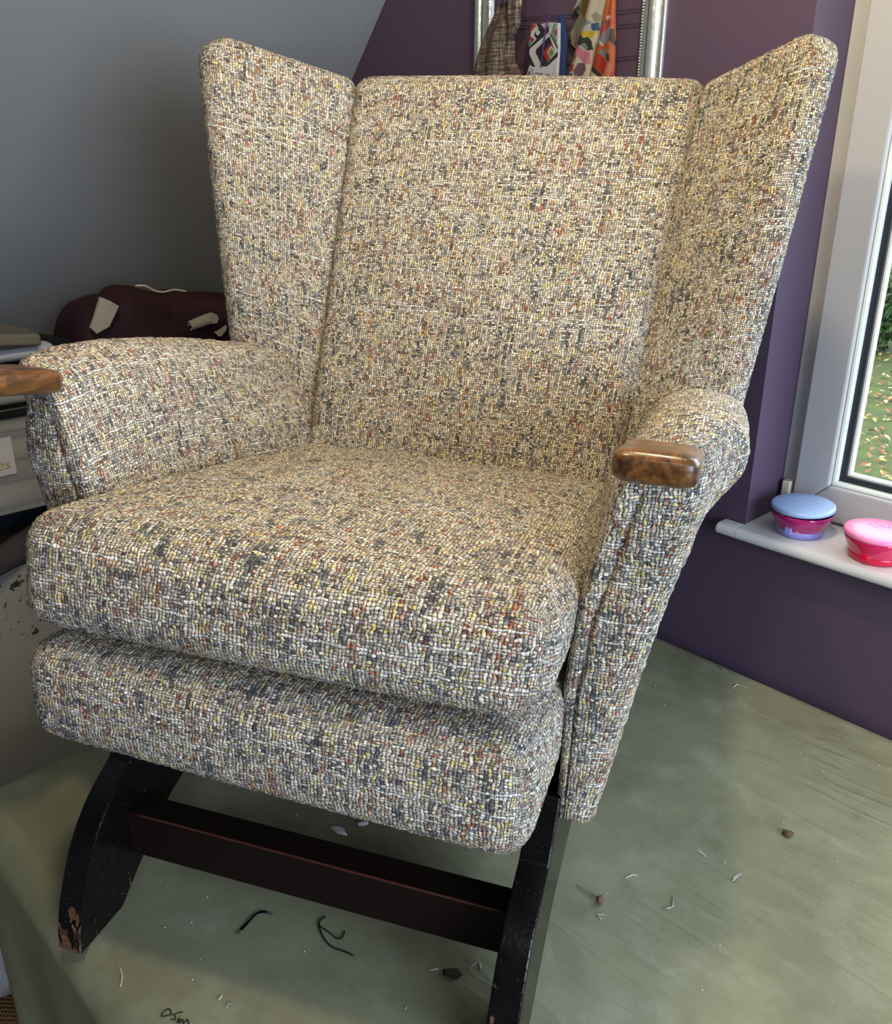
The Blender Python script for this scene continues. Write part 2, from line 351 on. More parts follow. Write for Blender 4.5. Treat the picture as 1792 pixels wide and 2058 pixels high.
# window
win = empty('window_1', (-.14, 1.58, 1.0), kind='structure')
def ring(name, x0, x1, z0, z1, w, y0, y1, mat, r=.003, parent=win, **k):
    """mitred rectangular frame: outer x0..x1, z0..z1, bar width w"""
    bm = bmesh.new()
    for a in ([(x0, z0), (x0+w, z0+w), (x0+w, z1-w), (x0, z1)], [(x1, z0), (x1, z1), (x1-w, z1-w), (x1-w, z0+w)],
              [(x0, z0), (x1, z0), (x1-w, z0+w), (x0+w, z0+w)], [(x0, z1), (x0+w, z1-w), (x1-w, z1-w), (x1, z1)]):
        b2 = prism(a, 'y', y0, y1, r=r, seg=2); m2 = bpy.data.meshes.new('t'); b2.to_mesh(m2); b2.free(); bm.from_mesh(m2); bpy.data.meshes.remove(m2)
    return link(name, bm_mesh(name, bm), mat, parent, smooth=False, **k)
ring('window_frame', OX0-.03, OX1+.03, OZ0-.02, OZ1+.03, .07, 1.582, 1.65, UPVC)
sash = ring('sash', -.711, OX1+.005, 1.018, OZ1-.02, .066, 1.566, 1.64, UPVC, r=.004)
ring('bead_step', -.657, OX1-.05, 1.072, OZ1-.075, .012, 1.572, 1.62, UPVC, r=.004, parent=sash)
ring('glazing_bead', -.646, OX1-.06, 1.083, OZ1-.086, .008, 1.577, 1.62, SPACER, r=.002, label='bright white glazing bead', parent=sash)
ring('gasket', -.640, OX1-.066, 1.089, OZ1-.092, .013, 1.590, 1.62, GASKET, r=.001, label='black rubber gasket', parent=sash)
ring('spacer_bar', -.629, OX1-.077, 1.100, OZ1-.103, .006, 1.597, 1.612, SPACER, r=0, label='pale spacer bar', parent=sash)
box('glass', (-.63, 1.602, 1.099), (OX1-.076, 1.606, OZ1-.102), GLASS, sash, r=0, label='clear window glass')
box('hinge_cover', (-.731, 1.560, 1.014), (-.716, 1.584, 1.075), CREAM, win, r=.002, label='cream hinge cover')
# window sill board with a rounded nose and a horn past the reveal
def sill():
    prof = [(1.582, .990), (1.582, 1.012)]+[(1.428+.011*math.cos(a)-.0, 1.001+.011*math.sin(a)) for a in np.linspace(math.pi/2, 3*math.pi/2, 9)]
    pts = [(y, z) for y, z in prof]
    bm = prism(pts, 'x', OX0+.001, OX1-.001)
    horn = [(1.4535, .990), (1.4535, 1.012)]+[(1.428+.011*math.cos(a), 1.001+.011*math.sin(a)) for a in np.linspace(math.pi/2, 3*math.pi/2, 9)]
    for a, b in ((-.780, OX0+.0011), (OX1-.0011, OX1+.04)):
        b2 = prism(horn, 'x', a, b, r=.003); m2 = bpy.data.meshes.new('t'); b2.to_mesh(m2); b2.free(); bm.from_mesh(m2); bpy.data.meshes.remove(m2)
    return link('trim_1', bm_mesh('trim_1', bm), SILLW, smooth=False, kind='structure')
sill()
# ---------------------------------------------------------------- GARDEN outside
def lawn_mat():
    t = NT('lawn'); o = t.obj(); n = t.noise(o, 1.6, 4); n2 = t.noise(o, 40, 3)
    c = t.ramp(n, [(.35, S(58, 66, 12)), (.65, S(78, 84, 20))]); c = t.mix(t.math('MULTIPLY', n2, .5), c, (*S(44, 56, 10), 1))
    t.put(t.b.inputs['Base Color'], c); t.b.inputs['Roughness'].default_value = .9; t.put(t.b.inputs['Normal'], t.bump(n2, .03)); return t.m
lw = mesh('lawn', [(-40, 2.6, -2.6), (30, 2.6, -2.6), (30, 60, -2.6), (-40, 60, -2.6)], [(0, 1, 2, 3)])
link('lawn', lw, lawn_mat(), smooth=False, kind='structure')
def leaf_cloud(n, pos, size, normal_up=False):
    V = []; F = []; M = []
    for k in range(n):
        c = Vector(pos(k)); s = size*random.uniform(.6, 1.3)
        if normal_up: q = Euler((random.uniform(-.5, .5), random.uniform(-.5, .5), random.uniform(0, 6.28))).to_matrix()
        else: q = Euler((random.uniform(0, 6.28), random.uniform(0, 6.28), random.uniform(0, 6.28))).to_matrix()
        b = len(V)
        for p in ((-1, 0, 0), (-.3, -.5, .12), (.9, 0, 0), (-.3, .5, .12)): V.append(c+q @ (Vector(p)*s))
        F.append((b, b+1, b+2)); F.append((b, b+2, b+3)); m = random.randrange(4); M += [m, m]
    return V, F, M
leafmats = [plain('autumn leaf a', S(140, 114, 56), .8), plain('autumn leaf b', S(120, 76, 40), .8), plain('autumn leaf c', S(150, 136, 100), .8), plain('autumn leaf d', S(110, 64, 32), .8)]
def lp(k):
    r = random.uniform(9.5, 24); a = random.uniform(math.radians(95), math.radians(122)); return (r*math.cos(a), r*math.sin(a), -2.55+random.uniform(0, .03))
V, F, M = leaf_cloud(2600, lp, .075, True)
link('fallen_leaves', mesh('fallen_leaves', V, F, mats=M), leafmats, smooth=False, label='fallen yellow and orange autumn leaves scattered over the lawn', cat='leaves', kind='stuff')
barkm = plain('bark', S(74, 62, 50), .9, bump=(30, .02))
def tree(name, x, y, r, h, cols, label, cat, n=2600, stem=.6):
    root = empty(name, (x, y, -2.6), label, cat, group='garden bushes beyond the lawn')
    mats = [plain('foliage', S(*[v*.56 for v in c]), .7) for c in cols]
    blobs = [(random.uniform(-.6, .6)*r, random.uniform(-.5, .5)*r, stem+random.uniform(.15, .9)*(h-stem), random.uniform(.35, .6)*r) for _ in range(11)]
    def pos(k):
        bx, by, bz, br = random.choice(blobs); d = Vector((random.gauss(0, 1), random.gauss(0, 1), random.gauss(0, 1))).normalized()*br*random.uniform(.7, 1.05)
        return (x+bx+d.x, y+by+d.y, max(-2.55, -2.6+bz+d.z))
    V, F, M = leaf_cloud(n*2, pos, .11)
    link('foliage', mesh('foliage', V, F, mats=M), mats, root, smooth=False, kind='stuff')
    V, F = tube_mesh([(x, y, -2.6), (x+.05, y, -2.6+stem), (x, y+.05, -2.6+h*.7)], [.16, .13, .06], 8); link('trunk', mesh('trunk', V, F), barkm, root)
G1 = [(64, 104, 66), (44, 82, 56), (92, 132, 84), (120, 152, 112)]; G2 = [(120, 158, 70), (96, 140, 60), (146, 180, 90), (78, 120, 54)]; G3 = [(40, 70, 54), (56, 90, 66), (30, 54, 44), (80, 116, 84)]
tree('garden_shrub', -8.6, 21.6, 1.0, 1.7, G2, 'low yellow-green shrub at the far edge of the lawn', 'shrub', 1600, .2)
tree('garden_tree', -9.6, 24.0, 2.6, 6.5, G1, 'mid-green bushy tree left behind the yellow-green shrub', 'tree', 5200)
tree('garden_tree', -6.6, 25.0, 2.7, 7.5, G3, 'dark green bushy tree right of the yellow-green shrub', 'tree', 5200)
tree('garden_tree', -11.0, 33.0, 4.2, 11.0, G3, 'tall dark tree rising behind the bushy trees', 'tree', 5200)
tree('garden_tree', -14.6, 22.5, 2.6, 6.0, G3, 'dark bushy tree hidden mostly by the window frame', 'tree', 3600)
tree('garden_tree', -3.2, 24.0, 2.8, 7.0, G1, 'bushy tree at the right edge of the garden', 'tree', 3600)
# ---------------------------------------------------------------- WORKTABLE with its canvas cover
table = empty('worktable', (-.3, .84, 0), 'sturdy worktable against the purple wall, hidden under green canvas', 'table')
TX0, TX1, TY0, TY1 = -1.326, 1.15, .240, 1.438
box('table_top', (TX0+.016, TY0+.016, TT-.045), (TX1-.01, TY1-.006, TT-.006), plain('chipboard', S(150, 120, 84), .8), table, r=.004)
for xx in (TX0+.42, TX1-.12):
    for yy in (TY0+.1, TY1-.1):
        box('leg', (xx-.035, yy-.035, 0), (xx+.035, yy+.035, TT-.045), plain('pine', S(170, 130, 84), .7), table, r=.003)
def canvas():
    """top sheet with soft edges, front and end drapes with hanging folds: one continuous grid"""
    e = .007
    ys = np.concatenate([np.linspace(TY0, TY1, 110)]); L = TX1-TX0
    # outline walks: s along x for every y ring; drape rows added below front (y=TY0) and left end (x=TX0)
    nx = 230; xs = np.linspace(TX0, TX1, nx)
    drop = np.linspace(0, .62, 26)[1:]
    rows = []
    tuck = lambda dd: .15*(max(0, dd-.04)/.33)**1.4
    def fold(s, d, ph):
        return d*(.16*max(0, math.sin(s*9+ph))**1.5+.05*math.sin(s*23+1.3*ph))
    V = []; 
    # rows from the front hem up to the table edge, over the top to the wall
    front = [(-dd) for dd in drop[::-1]]
    grid = []
    for dd in drop[::-1]:
        row = []
        for i, x in enumerate(xs):
            s = x-TX0; corner = math.exp(-s/.10)
            off = e+.012+fold(s, dd, .5)*.42*(1-.2*corner)+.02*dd
            lean = -.015*corner*dd
            xx = x+tuck(dd)*math.exp(-s/.35)+lean+.03*dd*math.sin(s*11)+.05*dd*corner*math.sin(min(1, dd/.3)*1.2)
            row.append((xx, TY0-off, TT-.004-dd))
        grid.append(row)
    def topz(x, y):
        d = min(x-TX0, TX1-x, y-TY0, TY1-y); z = TT
        if d < .010: z -= .010-math.sqrt(max(0, .010**2-(.010-d)**2))
        z += .0016*math.sin(x*17+y*40+2.2*math.sin(x*6))*math.exp(-((y-1.15)/.5)**2)*max(0, min(1, (x+.75)*4))*.6
        return min(z, TT+.0008)
    for y in ys:
        row = []
        for x in xs: row.append((x, y, topz(x, y)))
        grid.append(row)
    P = np.array(grid); nu, nv = P.shape[:2]; Fc = grid_faces(nu, nv)
    V = P.reshape(-1, 3)
    # left end drape: hangs from x=TX0, joined at the corner fold
    D = []
    for y in ys:
        col = []
        for dd in drop:
            s = y-TY0
            off = .010+.06*fold(s, dd, 2.0)+.005*dd
            col.append((TX0+tuck(dd)*math.exp(-s/.6)-off*(1 if s > .02 else .5), y-.05*dd*math.exp(-s/.06), TT-.006-dd))
        D.append(col)
    D = np.array(D); base = len(V); nd = len(drop)
    V = np.vstack([V, D.reshape(-1, 3)]); F = [tuple(q) for q in Fc]
    r0 = len(drop)   # first top row
    for j in range(len(ys)-1):
        a, b = (r0+j)*nv, (r0+j+1)*nv
        F.append((a, base+j*nd, base+(j+1)*nd, b))
        for k in range(nd-1): F.append((base+j*nd+k, base+j*nd+k+1, base+(j+1)*nd+k+1, base+(j+1)*nd+k))
    # close the corner between both drapes
    for k in range(nd-1):
        f0 = (r0-1-k)*nv; f1 = (r0-2-k)*nv
        F.append((f0, f1, base+k+1, base+k))
    F.append((r0*nv, (r0-1)*nv, base))
    return mesh('canvas_cover', V, F)
cover = link('canvas_cover', canvas(), CANVAS, None, label='worn olive green canvas cover draped over the worktable', cat='cloth')
INK = plain('black ink', S(14, 14, 14), .7)
def ribbon(strokes, w, z):
    V = []; F = []
    for st in strokes:
        p = smooth_path([(a, b, 0) for a, b in st], 5) if len(st) > 1 else [np.array((st[0][0]-w*.8, st[0][1], 0)), np.array((st[0][0]+w*.8, st[0][1], 0))]
        b0 = len(V)
        for i, q in enumerate(p):
            t = p[min(i+1, len(p)-1)]-p[max(i-1, 0)]; t = t/(np.linalg.norm(t)+1e-9); nrm = np.array((-t[1], t[0], 0))*w/2
            V += [(*(q+nrm)[:2], z), (*(q-nrm)[:2], z)]
            if i: F.append((b0+2*i-2, b0+2*i-1, b0+2*i+1, b0+2*i))
    return V, F
V, F = ribbon([[(-.762, .268), (-.764, .269), (-.7665, .273), (-.766, .278), (-.762, .2795), (-.758, .277), (-.759, .273), (-.762, .268)], [(-.756, .278)],
               [(-.751, .289), (-.754, .283), (-.754, .280), (-.750, .279), (-.748, .277), (-.7515, .274)],
               [(-.742, .277), (-.744, .279), (-.746, .282), (-.741, .279), (-.741, .280), (-.742, .284), (-.737, .282), (-.737, .283), (-.738, .288), (-.731, .286)]], .0014, TT+.0013)
link('handwriting', mesh('handwriting', V, F), INK, cover, smooth=False, label='handwritten 0.5m in black ink')
V, F = ribbon([[(-.807, .393), (-.812, .411), (-.817, .433), (-.803, .444)], [(-.809, .400), (-.819, .428), (-.812, .441)]], .0045, TT+.0012)
link('dark_smear', mesh('dark_smear', V, F), plain('smear', S(84, 92, 80), .9), cover, smooth=False, label='dark pen smear')
V, F = ribbon([[(-.424, .938), (-.4235, .959)], [(-.426, .943), (-.425, .955)]], .0022, TT+.0012)
link('chalk_mark', mesh('chalk_mark', V, F), plain('chalk', S(176, 184, 186), .9), cover, smooth=False, label='pale chalk mark')
# ---------------------------------------------------------------- THE WING CHAIR
CYAW = math.radians(28.716); CC = np.array([-.7725, .5209]); KT = .0268
W_ = np.array([math.cos(CYAW), math.sin(CYAW)]); B_ = np.array([-math.sin(CYAW), math.cos(CYAW)])
def ch(Q):
    """chair coordinates (right, back, up) to the room; the whole seat leans a touch to the right"""
    Q = np.atleast_2d(np.asarray(Q, float)); a, y, z = Q[:, 0], Q[:, 1], Q[:, 2]
    lean = np.clip(z/.3, 0, 1)
    x = a+KT*z*lean
    xy = CC[None]+x[:, None]*W_+y[:, None]*B_
    return np.column_stack([xy, TT+.0008+z-KT*a*lean])
chair = empty('wing_chair', (CC[0], CC[1], TT), 'high wing-back armchair in multicoloured tweed standing on the green canvas', 'armchair', rz=CYAW)
def vnormals(V, F):
    n = np.zeros_like(V); p = V[F]; fn = np.cross(p[:, 1]-p[:, 0], p[:, 2]-p[:, 0])+np.cross(p[:, 2]-p[:, 0], p[:, 3]-p[:, 0])
    for k in range(4): np.add.at(n, F[:, k], fn)
    return n/(np.linalg.norm(n, axis=1, keepdims=True)+1e-12)
def lumpy(V, F, amp=.0006):
    n = vnormals(V, F); d = RNG.normal(0, amp, len(V)); return V+n*np.clip(d, -2*amp, 2*amp)[:, None]
def rbox(corners, rad, bulge=(0, 0, 0, 0, 0, 0), step=.0042, uvoff=(0, 0), shape=None, up=False, warp=None):
    """rounded box warped onto 8 corners. corners[(sx,sy,sz)] -> point; bulge order -x,+x,-y,+y,-z,+z"""
    c = {k: np.array(v, float) for k, v in corners.items()}
    lx = np.mean([np.linalg.norm(c[(1, s, t)]-c[(-1, s, t)]) for s in (-1, 1) for t in (-1, 1)])
    ly = np.mean([np.linalg.norm(c[(s, 1, t)]-c[(s, -1, t)]) for s in (-1, 1) for t in (-1, 1)])
    lz = np.mean([np.linalg.norm(c[(s, t, 1)]-c[(s, t, -1)]) for s in (-1, 1) for t in (-1, 1)])
    H = np.array([lx, ly, lz])/2; N = [max(4, int(2*h/step)) for h in H]
    Vs = []; Fs = []; UV = []; b0 = 0; n_ = 0
    for ax in range(3):
        o1, o2 = [(1, 2), (0, 2), (0, 1)][ax]
        for sg in (-1, 1):
            g1 = np.linspace(-1, 1, N[o1]+1); g2 = np.linspace(-1, 1, N[o2]+1)
            A, Bq = np.meshgrid(g1, g2, indexing='ij')
            p = np.zeros(A.shape+(3,)); p[..., ax] = sg; p[..., o1] = A; p[..., o2] = Bq
            q = p*H; r = min(rad, H.min()*.98)
            inner = np.clip(q, -(H-r), H-r); d = q-inner; L = np.linalg.norm(d, axis=-1, keepdims=True)
            q2 = inner+d/np.maximum(L, 1e-9)*r
            for k in range(6):
                if bulge[k]:
                    a2 = k//2; s2 = 1 if k % 2 else -1; e1, e2 = [i for i in range(3) if i != a2]
                    u1 = q2[..., e1]/H[e1]; u2 = q2[..., e2]/H[e2]; wt = np.clip((q2[..., a2]*s2/H[a2]+1)/2, 0, 1)
                    q2[..., a2] += s2*bulge[k]*(1-u1**2)*(1-u2**2)*wt
            n = q2/H
            if warp is not None: n = warp(n, H)
            X = np.zeros(n.shape)
            for (sx, sy, sz), cc in c.items():
                X += (((1+sx*n[..., 0])/2)*((1+sy*n[..., 1])/2)*((1+sz*n[..., 2])/2))[..., None]*cc
            if up and ax == 0: uu = q[..., 1] if sg < 0 else -2*H[1]-2*H[0]-q[..., 1]; vv = q[..., 2]
            elif up and ax == 1: uu = (-H[1]-(q[..., 0]+H[0])) if sg < 0 else H[1]+q[..., 0]+H[0]; vv = q[..., 2]
            elif up: uu = q[..., 1]; vv = sg*(H[2]+q[..., 0]+H[0])
            elif ax == 2: uu = q[..., 0]; vv = q[..., 1]*sg if sg > 0 else -q[..., 1]-2*H[1]-2*H[2]
            elif ax == 1: uu = q[..., 0]; vv = (-H[1]-(H[2]-q[..., 2])) if sg < 0 else (H[1]+(H[2]-q[..., 2]))
            else: uu = sg*(H[0]+H[2]-q[..., 2]); vv = q[..., 1]
            nu, nv = A.shape; f = grid_faces(nu, nv)
            if (ax == 0 and sg < 0) or (ax == 1 and sg > 0) or (ax == 2 and sg < 0): f = f[:, ::-1]
            Vs.append(X.reshape(-1, 3)); Fs.append(f+b0); uvs = np.stack([uu, vv], -1).reshape(-1, 2)
            UV.append(uvs[f].reshape(-1, 2)); b0 += nu*nv
    V = np.vstack(Vs); F = np.vstack(Fs); UV = np.vstack(UV)+np.array(uvoff)
    # weld coincident verts
    key = np.round(V*1e5).astype(np.int64); _, idx, inv = np.unique(key, axis=0, return_index=True, return_inverse=True); inv = inv.ravel()
    V = V[idx]; F = inv[F]
    if shape is not None: V = shape(V)
    return V, F, UV
def fabric_part(name, V, F, UV, amp=.0006, **k):
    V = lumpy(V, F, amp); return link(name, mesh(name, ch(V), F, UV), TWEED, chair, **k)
def mir(V, F): V = V.copy(); V[:, 0] *= -1; return V, F[:, ::-1]
def mirUV(UV): return UV.reshape(-1, 4, 2)[:, ::-1].reshape(-1, 2)
# seat cushion
cs = {(-1, -1, 1): (-.300, -.138, .566), (1, -1, 1): (.296, -.138, .562), (-1, 1, 1): (-.262, .475, .470), (1, 1, 1): (.262, .475, .470),
      (-1, -1, -1): (-.292, -.170, .438), (1, -1, -1): (.287, -.170, .445), (-1, 1, -1): (-.258, .475, .36), (1, 1, -1): (.258, .475, .36)}
V, F, UV = rbox(cs, .036, (.004, .004, .014, 0, 0, .020)); fabric_part('seat_cushion', V, F, UV)
# seat base rail
rs_ = {(-1, -1, 1): (-.288, -.178, .428), (1, -1, 1): (.288, -.178, .428), (-1, 1, 1): (-.272, .50, .37), (1, 1, 1): (.272, .50, .37),
       (-1, -1, -1): (-.286, -.185, .306), (1, -1, -1): (.286, -.185, .298), (-1, 1, -1): (-.272, .50, .24), (1, 1, -1): (.272, .50, .24)}
V, F, UV = rbox(rs_, .036, (.002, .002, .008, 0, 0, .004), uvoff=(.21, .13)); fabric_part('seat_base', V, F, UV)
# back pad
bs = {(-1, -1, -1): (-.254, .425, .43), (1, -1, -1): (.254, .425, .43), (-1, -1, 1): (-.306, .772, 1.052), (1, -1, 1): (.306, .772, 1.052),
      (-1, 1, -1): (-.254, .53, .38), (1, 1, -1): (.254, .53, .38), (-1, 1, 1): (-.300, .855, 1.035), (1, 1, 1): (.300, .855, 1.035)}
V, F, UV = rbox(bs, .032, (0, 0, .020, 0, 0, .006), uvoff=(.47, .81)); fabric_part('back_pad', V, F, UV)
# outside back panel
ob = {(-1, -1, -1): (-.300, .50, .235), (1, -1, -1): (.300, .50, .235), (-1, -1, 1): (-.302, .83, 1.00), (1, -1, 1): (.302, .83, 1.00),
      (-1, 1, -1): (-.300, .545, .225), (1, 1, -1): (.300, .545, .225), (-1, 1, 1): (-.302, .872, 1.01), (1, 1, 1): (.302, .872, 1.01)}
V, F, UV = rbox(ob, .018, uvoff=(1.1, .3), step=.008); fabric_part('outside_back', V, F, UV)
# wings: -x is the inner face, x runs through the thickness, y runs from the front edge to the back seam
wg = {(-1, -1, 1): (.452, .538, 1.100), (1, -1, 1): (.490, .566, 1.094), (-1, 1, 1): (.292, .775, 1.045), (1, 1, 1): (.318, .815, 1.03),
      (-1, -1, -1): (.396, .485, .500), (1, -1, -1): (.422, .530, .490), (-1, 1, -1): (.240, .485, .44), (1, 1, -1): (.254, .535, .44)}
def wing_round(n, H):
    n = n.copy(); ky = .052/H[1]; kz = .052/H[2]
    a = np.clip((-n[..., 1]-(1-ky))/ky, 0, 1); b = np.clip((n[..., 2]-(1-kz))/kz, 0, 1)
    a2 = a*np.sqrt(1-b*b/2); b2 = b*np.sqrt(1-a*a/2)
    n[..., 1] -= (a2-a)*ky; n[..., 2] += (b2-b)*kz
    return n
V, F, UV = rbox(wg, .021, (.012, .006, .004, 0, 0, 0), uvoff=(.3, 1.7), up=True, warp=wing_round)
fabric_part('wing', V, F, UV); V2, F2 = mir(V, F); fabric_part('wing', V2, F2, mirUV(UV)+np.array((.5, .33)))
# arms
AZ = np.array([.229, .30, .40, .50, .56, .595, .605, .615, .640, .660, .675, .690, .699, .704])
AI = np.array([.286, .284, .280, .286, .297, .303, .305, .307, .312, .317, .323, .335, .350, .374])
AO = np.array([.330, .339, .354, .371, .384, .393, .399, .411, .430, .433, .430, .420, .402, .378])
def arm_profile(y, n=74):
    """left/right limits by height at a station y (front about -.02)"""
    f = np.clip((y+.02)/.10, 0, 1); f = f*f*(3-2*f)
    zt = np.interp(y, [-.03, .0, .05, .12, .2, .3, .45, .62], [.690, .694, .696, .692, .681, .663, .630, .59])
    k = np.linspace(0, 1, n); z0 = AZ[0]+(AZ[-1]-AZ[0])*k**.92
    ai = np.interp(z0, AZ, AI); ao = np.interp(z0, AZ, AO)
    base = np.interp(z0, [.24, .50, .60, .704], [.330, .371, .393, .401]); base = np.minimum(base, ao)
    ao = base+(ao-base)*(.12+.88*f)
    z = AZ[0]+(z0-AZ[0])*(zt-AZ[0])/(AZ[-1]-AZ[0])
    g = np.clip((y-.16)/.28, 0, 1); ai = ai-.040*g*g*(3-2*g)*np.clip((.66-z0)/.10, .25, 1)
    return z, ai, ao
def arm(side):
    ys = np.concatenate([[-.0235, -.0228, -.0205, -.0165, -.0105, -.004], np.arange(.0005, .60, .0045)])
    n = 74; rows = []
    for i, y in enumerate(ys):
        z, ai, ao = arm_profile(y, n)
        ins = [.0095, .0066, .0040, .0020, .0007, .0][i] if i < 6 else 0
        ao = ao-ins*1.4; m = (ai+ao)/2; ww = np.maximum((ao-ai)/2-ins, .001); zz = z.copy(); zz[-8:] -= ins*np.linspace(0, .7, 8); zz[:3] += ins*.5
        loop = np.concatenate([np.stack([m-ww, zz], -1), np.stack([m+ww, zz], -1)[::-1]])
        yy = np.full(len(loop), y)
        rake = np.interp(loop[:, 1], [.24, .5, .62, .7], [.006, .004, .0, -.004])*np.clip(1-(y+.02)/.2, 0, 1)
        plan = .042*np.clip((loop[:, 0]-.338)/.07, 0, 1.3)**2*max(0, 1-(y+.0235)/.13)*np.clip((loop[:, 1]-.575)/.06, 0, 1)
        rows.append(np.column_stack([loop[:, 0], yy+rake+plan, loop[:, 1]]))
    R = np.array(rows); nu, nv = R.shape[:2]
    V = R.reshape(-1, 3); F = grid_faces(nu, nv)
    close = np.array([[i*nv+nv-1, (i+1)*nv+nv-1, (i+1)*nv, i*nv] for i in range(nu-1)]); F = np.vstack([F, close])
    arc = np.concatenate([[0], np.cumsum(np.linalg.norm(np.diff(R[30], axis=0), axis=1))])
    ul = np.vstack([np.zeros((1, nv)), np.cumsum(np.linalg.norm(np.diff(R, axis=0), axis=2), axis=0)]); ul -= ul[6:7]
    UVv = np.stack([ul, np.broadcast_to(arc[None], (nu, nv))], -1).reshape(-1, 2)
    uv = UVv[F].reshape(-1, 2)
    # front panel: rows by height, columns between the limits, gently pillowed, with a sewn groove
    nc = 26; base = len(V); fr = R[0]; L = fr[:n]; Rr = fr[n:][::-1]
    t = np.linspace(0, 1, nc)
    P = L[:, None]*(1-t)[None, :, None]+Rr[:, None]*t[None, :, None]
    edge = np.minimum(t, 1-t); P[..., 1] -= .0012*np.clip(edge/.2, 0, 1)[None]*np.clip(np.arange(n)/6, 0, 1)[:, None]
    tg = np.interp(L[:, 2], [.24, .45, .64, .7], [.10, .20, .30, .3])
    P[..., 1] += .0060*np.exp(-((t[None]-tg[:, None])/.055)**2)*np.clip((.648-L[:, 2])/.02, 0, 1)[:, None]
    V = np.vstack([V, P.reshape(-1, 3)]); f2 = grid_faces(n, nc)+base
    uv2 = np.stack([P[..., 0]+.9, P[..., 2]], -1).reshape(-1, 2); uv = np.vstack([uv, uv2[f2-base].reshape(-1, 2)]); F = np.vstack([F, f2])
    key = np.round(V*2e5).astype(np.int64); _, idx, inv = np.unique(key, axis=0, return_index=True, return_inverse=True); V = V[idx]; F = inv.ravel()[F]
    F = F[:, ::-1]; uv = mirUV(uv)
    if side < 0: V, F = mir(V, F); uv = mirUV(uv)+np.array((.37, .21))
    bm = fabric_part('arm', V, F, uv)
    return bm
arm(1); arm(-1)
# wooden paws
def paw(side):
    ys = np.concatenate([[-.1235, -.1225, -.119, -.113], np.linspace(-.104, .006, 14)]); n = 40; rows = []
    for i, y in enumerate(ys):
        zc = np.interp(y, [-.12, -.02, .05], [.6935, .6735, .668]); hw = np.interp(y, [-.024, -.013, -.002], [.0365, .0352, .020]); hh = np.interp(y, [-.026, -.016, -.004], [.0155, .0145, .008])
        sh = [.30, .62, .84, .95][i] if i < 4 else 1
        hw2 = hw-(1-sh)*.02; hh2 = hh*sh
        a = np.linspace(0, 2*math.pi, n, endpoint=False); ex = .42
        px = hw2*np.sign(np.cos(a))*np.abs(np.cos(a))**ex; pz = hh2*np.sign(np.sin(a))*np.abs(np.sin(a))**(ex+.12)
        rows.append(np.column_stack([.3545+px, np.full(n, y), zc+pz]))
    R = np.array(rows); nu, nv = R.shape[:2]; V = R.reshape(-1, 3)
    i, j = np.meshgrid(np.arange(nu-1), np.arange(nv), indexing='ij'); j2 = (j+1) % nv
    F = [tuple(q) for q in np.stack([i*nv+j, i*nv+j2, (i+1)*nv+j2, (i+1)*nv+j], -1).reshape(-1, 4)]
    F += [tuple(range(nv))[::-1], tuple((nu-1)*nv+k for k in range(nv))]
    if side < 0: V = V*np.array([-1, 1, 1]); F = [f[::-1] for f in F]
    link('arm_paw', mesh('arm_paw', ch(V), F), WOOD, chair, label='polished brown wooden arm end')
paw(1); paw(-1)
# legs: a sabre front leg and a raked rear leg each side
def cut(out, a0, a1, name, mat, r=.0022, **k):
    bm = prism(out, 'x', a0, a1, r=r)
    for v in bm.verts: v.co = Vector(ch(v.co)[0])
    return link(name, bm_mesh(name, bm), mat, chair, smooth=False, **k)
fe = smooth_path([(-.185, 0), (-.180, .030), (-.166, .072), (-.137, .124), (-.100, .162), (-.052, .190)], 5)
be = smooth_path([(.20, .128), (.13, .120), (.067, .102), (.006, .079), (-.052, .038), (-.104, .0)], 4)
FL = [tuple(p) for p in fe]+[(-.040, .212), (-.02, .262), (.20, .262)]+[tuple(p) for p in be]
re_ = smooth_path([(.60, 0), (.575, .05), (.53, .11), (.47, .17), (.44, .255)], 4)
RL = [(.2005, .128), (.2005, .262)]+[tuple(p) for p in re_[::-1]]+[(.53, 0)]+[tuple(p) for p in smooth_path([(.53, 0), (.50, .04), (.43, .085), (.33, .118), (.2005, .128)], 4)[1:-1]]
for s in (-1, 1):
    a0, a1 = (.257, .292) if s > 0 else (-.292, -.257)
    cut(FL, a0, a1, 'leg', EBONY, label='black curved front leg with paint chipped at the foot' if s < 0 else 'black curved front leg, glossy on its outer side')
    cut(RL, a0, a1, 'leg', EBONY)
st = cut([(-.0725, .062), (-.0725, .128), (-.034, .128), (-.034, .070)], -.2575, .2575, 'stretcher', STRETCH, r=.002, label='dark reddish brown front stretcher')
V, F = tube_mesh([tuple(ch((a, -.0722, .1276))[0]) for a in np.linspace(-.25, .25, 24)], .0017, 6); link('worn_edge', mesh('worn_edge', V, F), WORNEDGE, st, label='rubbed red edge of the stretcher')
cut([(.40, .10), (.40, .16), (.44, .16), (.44, .10)], -.2575, .2575, 'stretcher', STRETCH, r=.002)
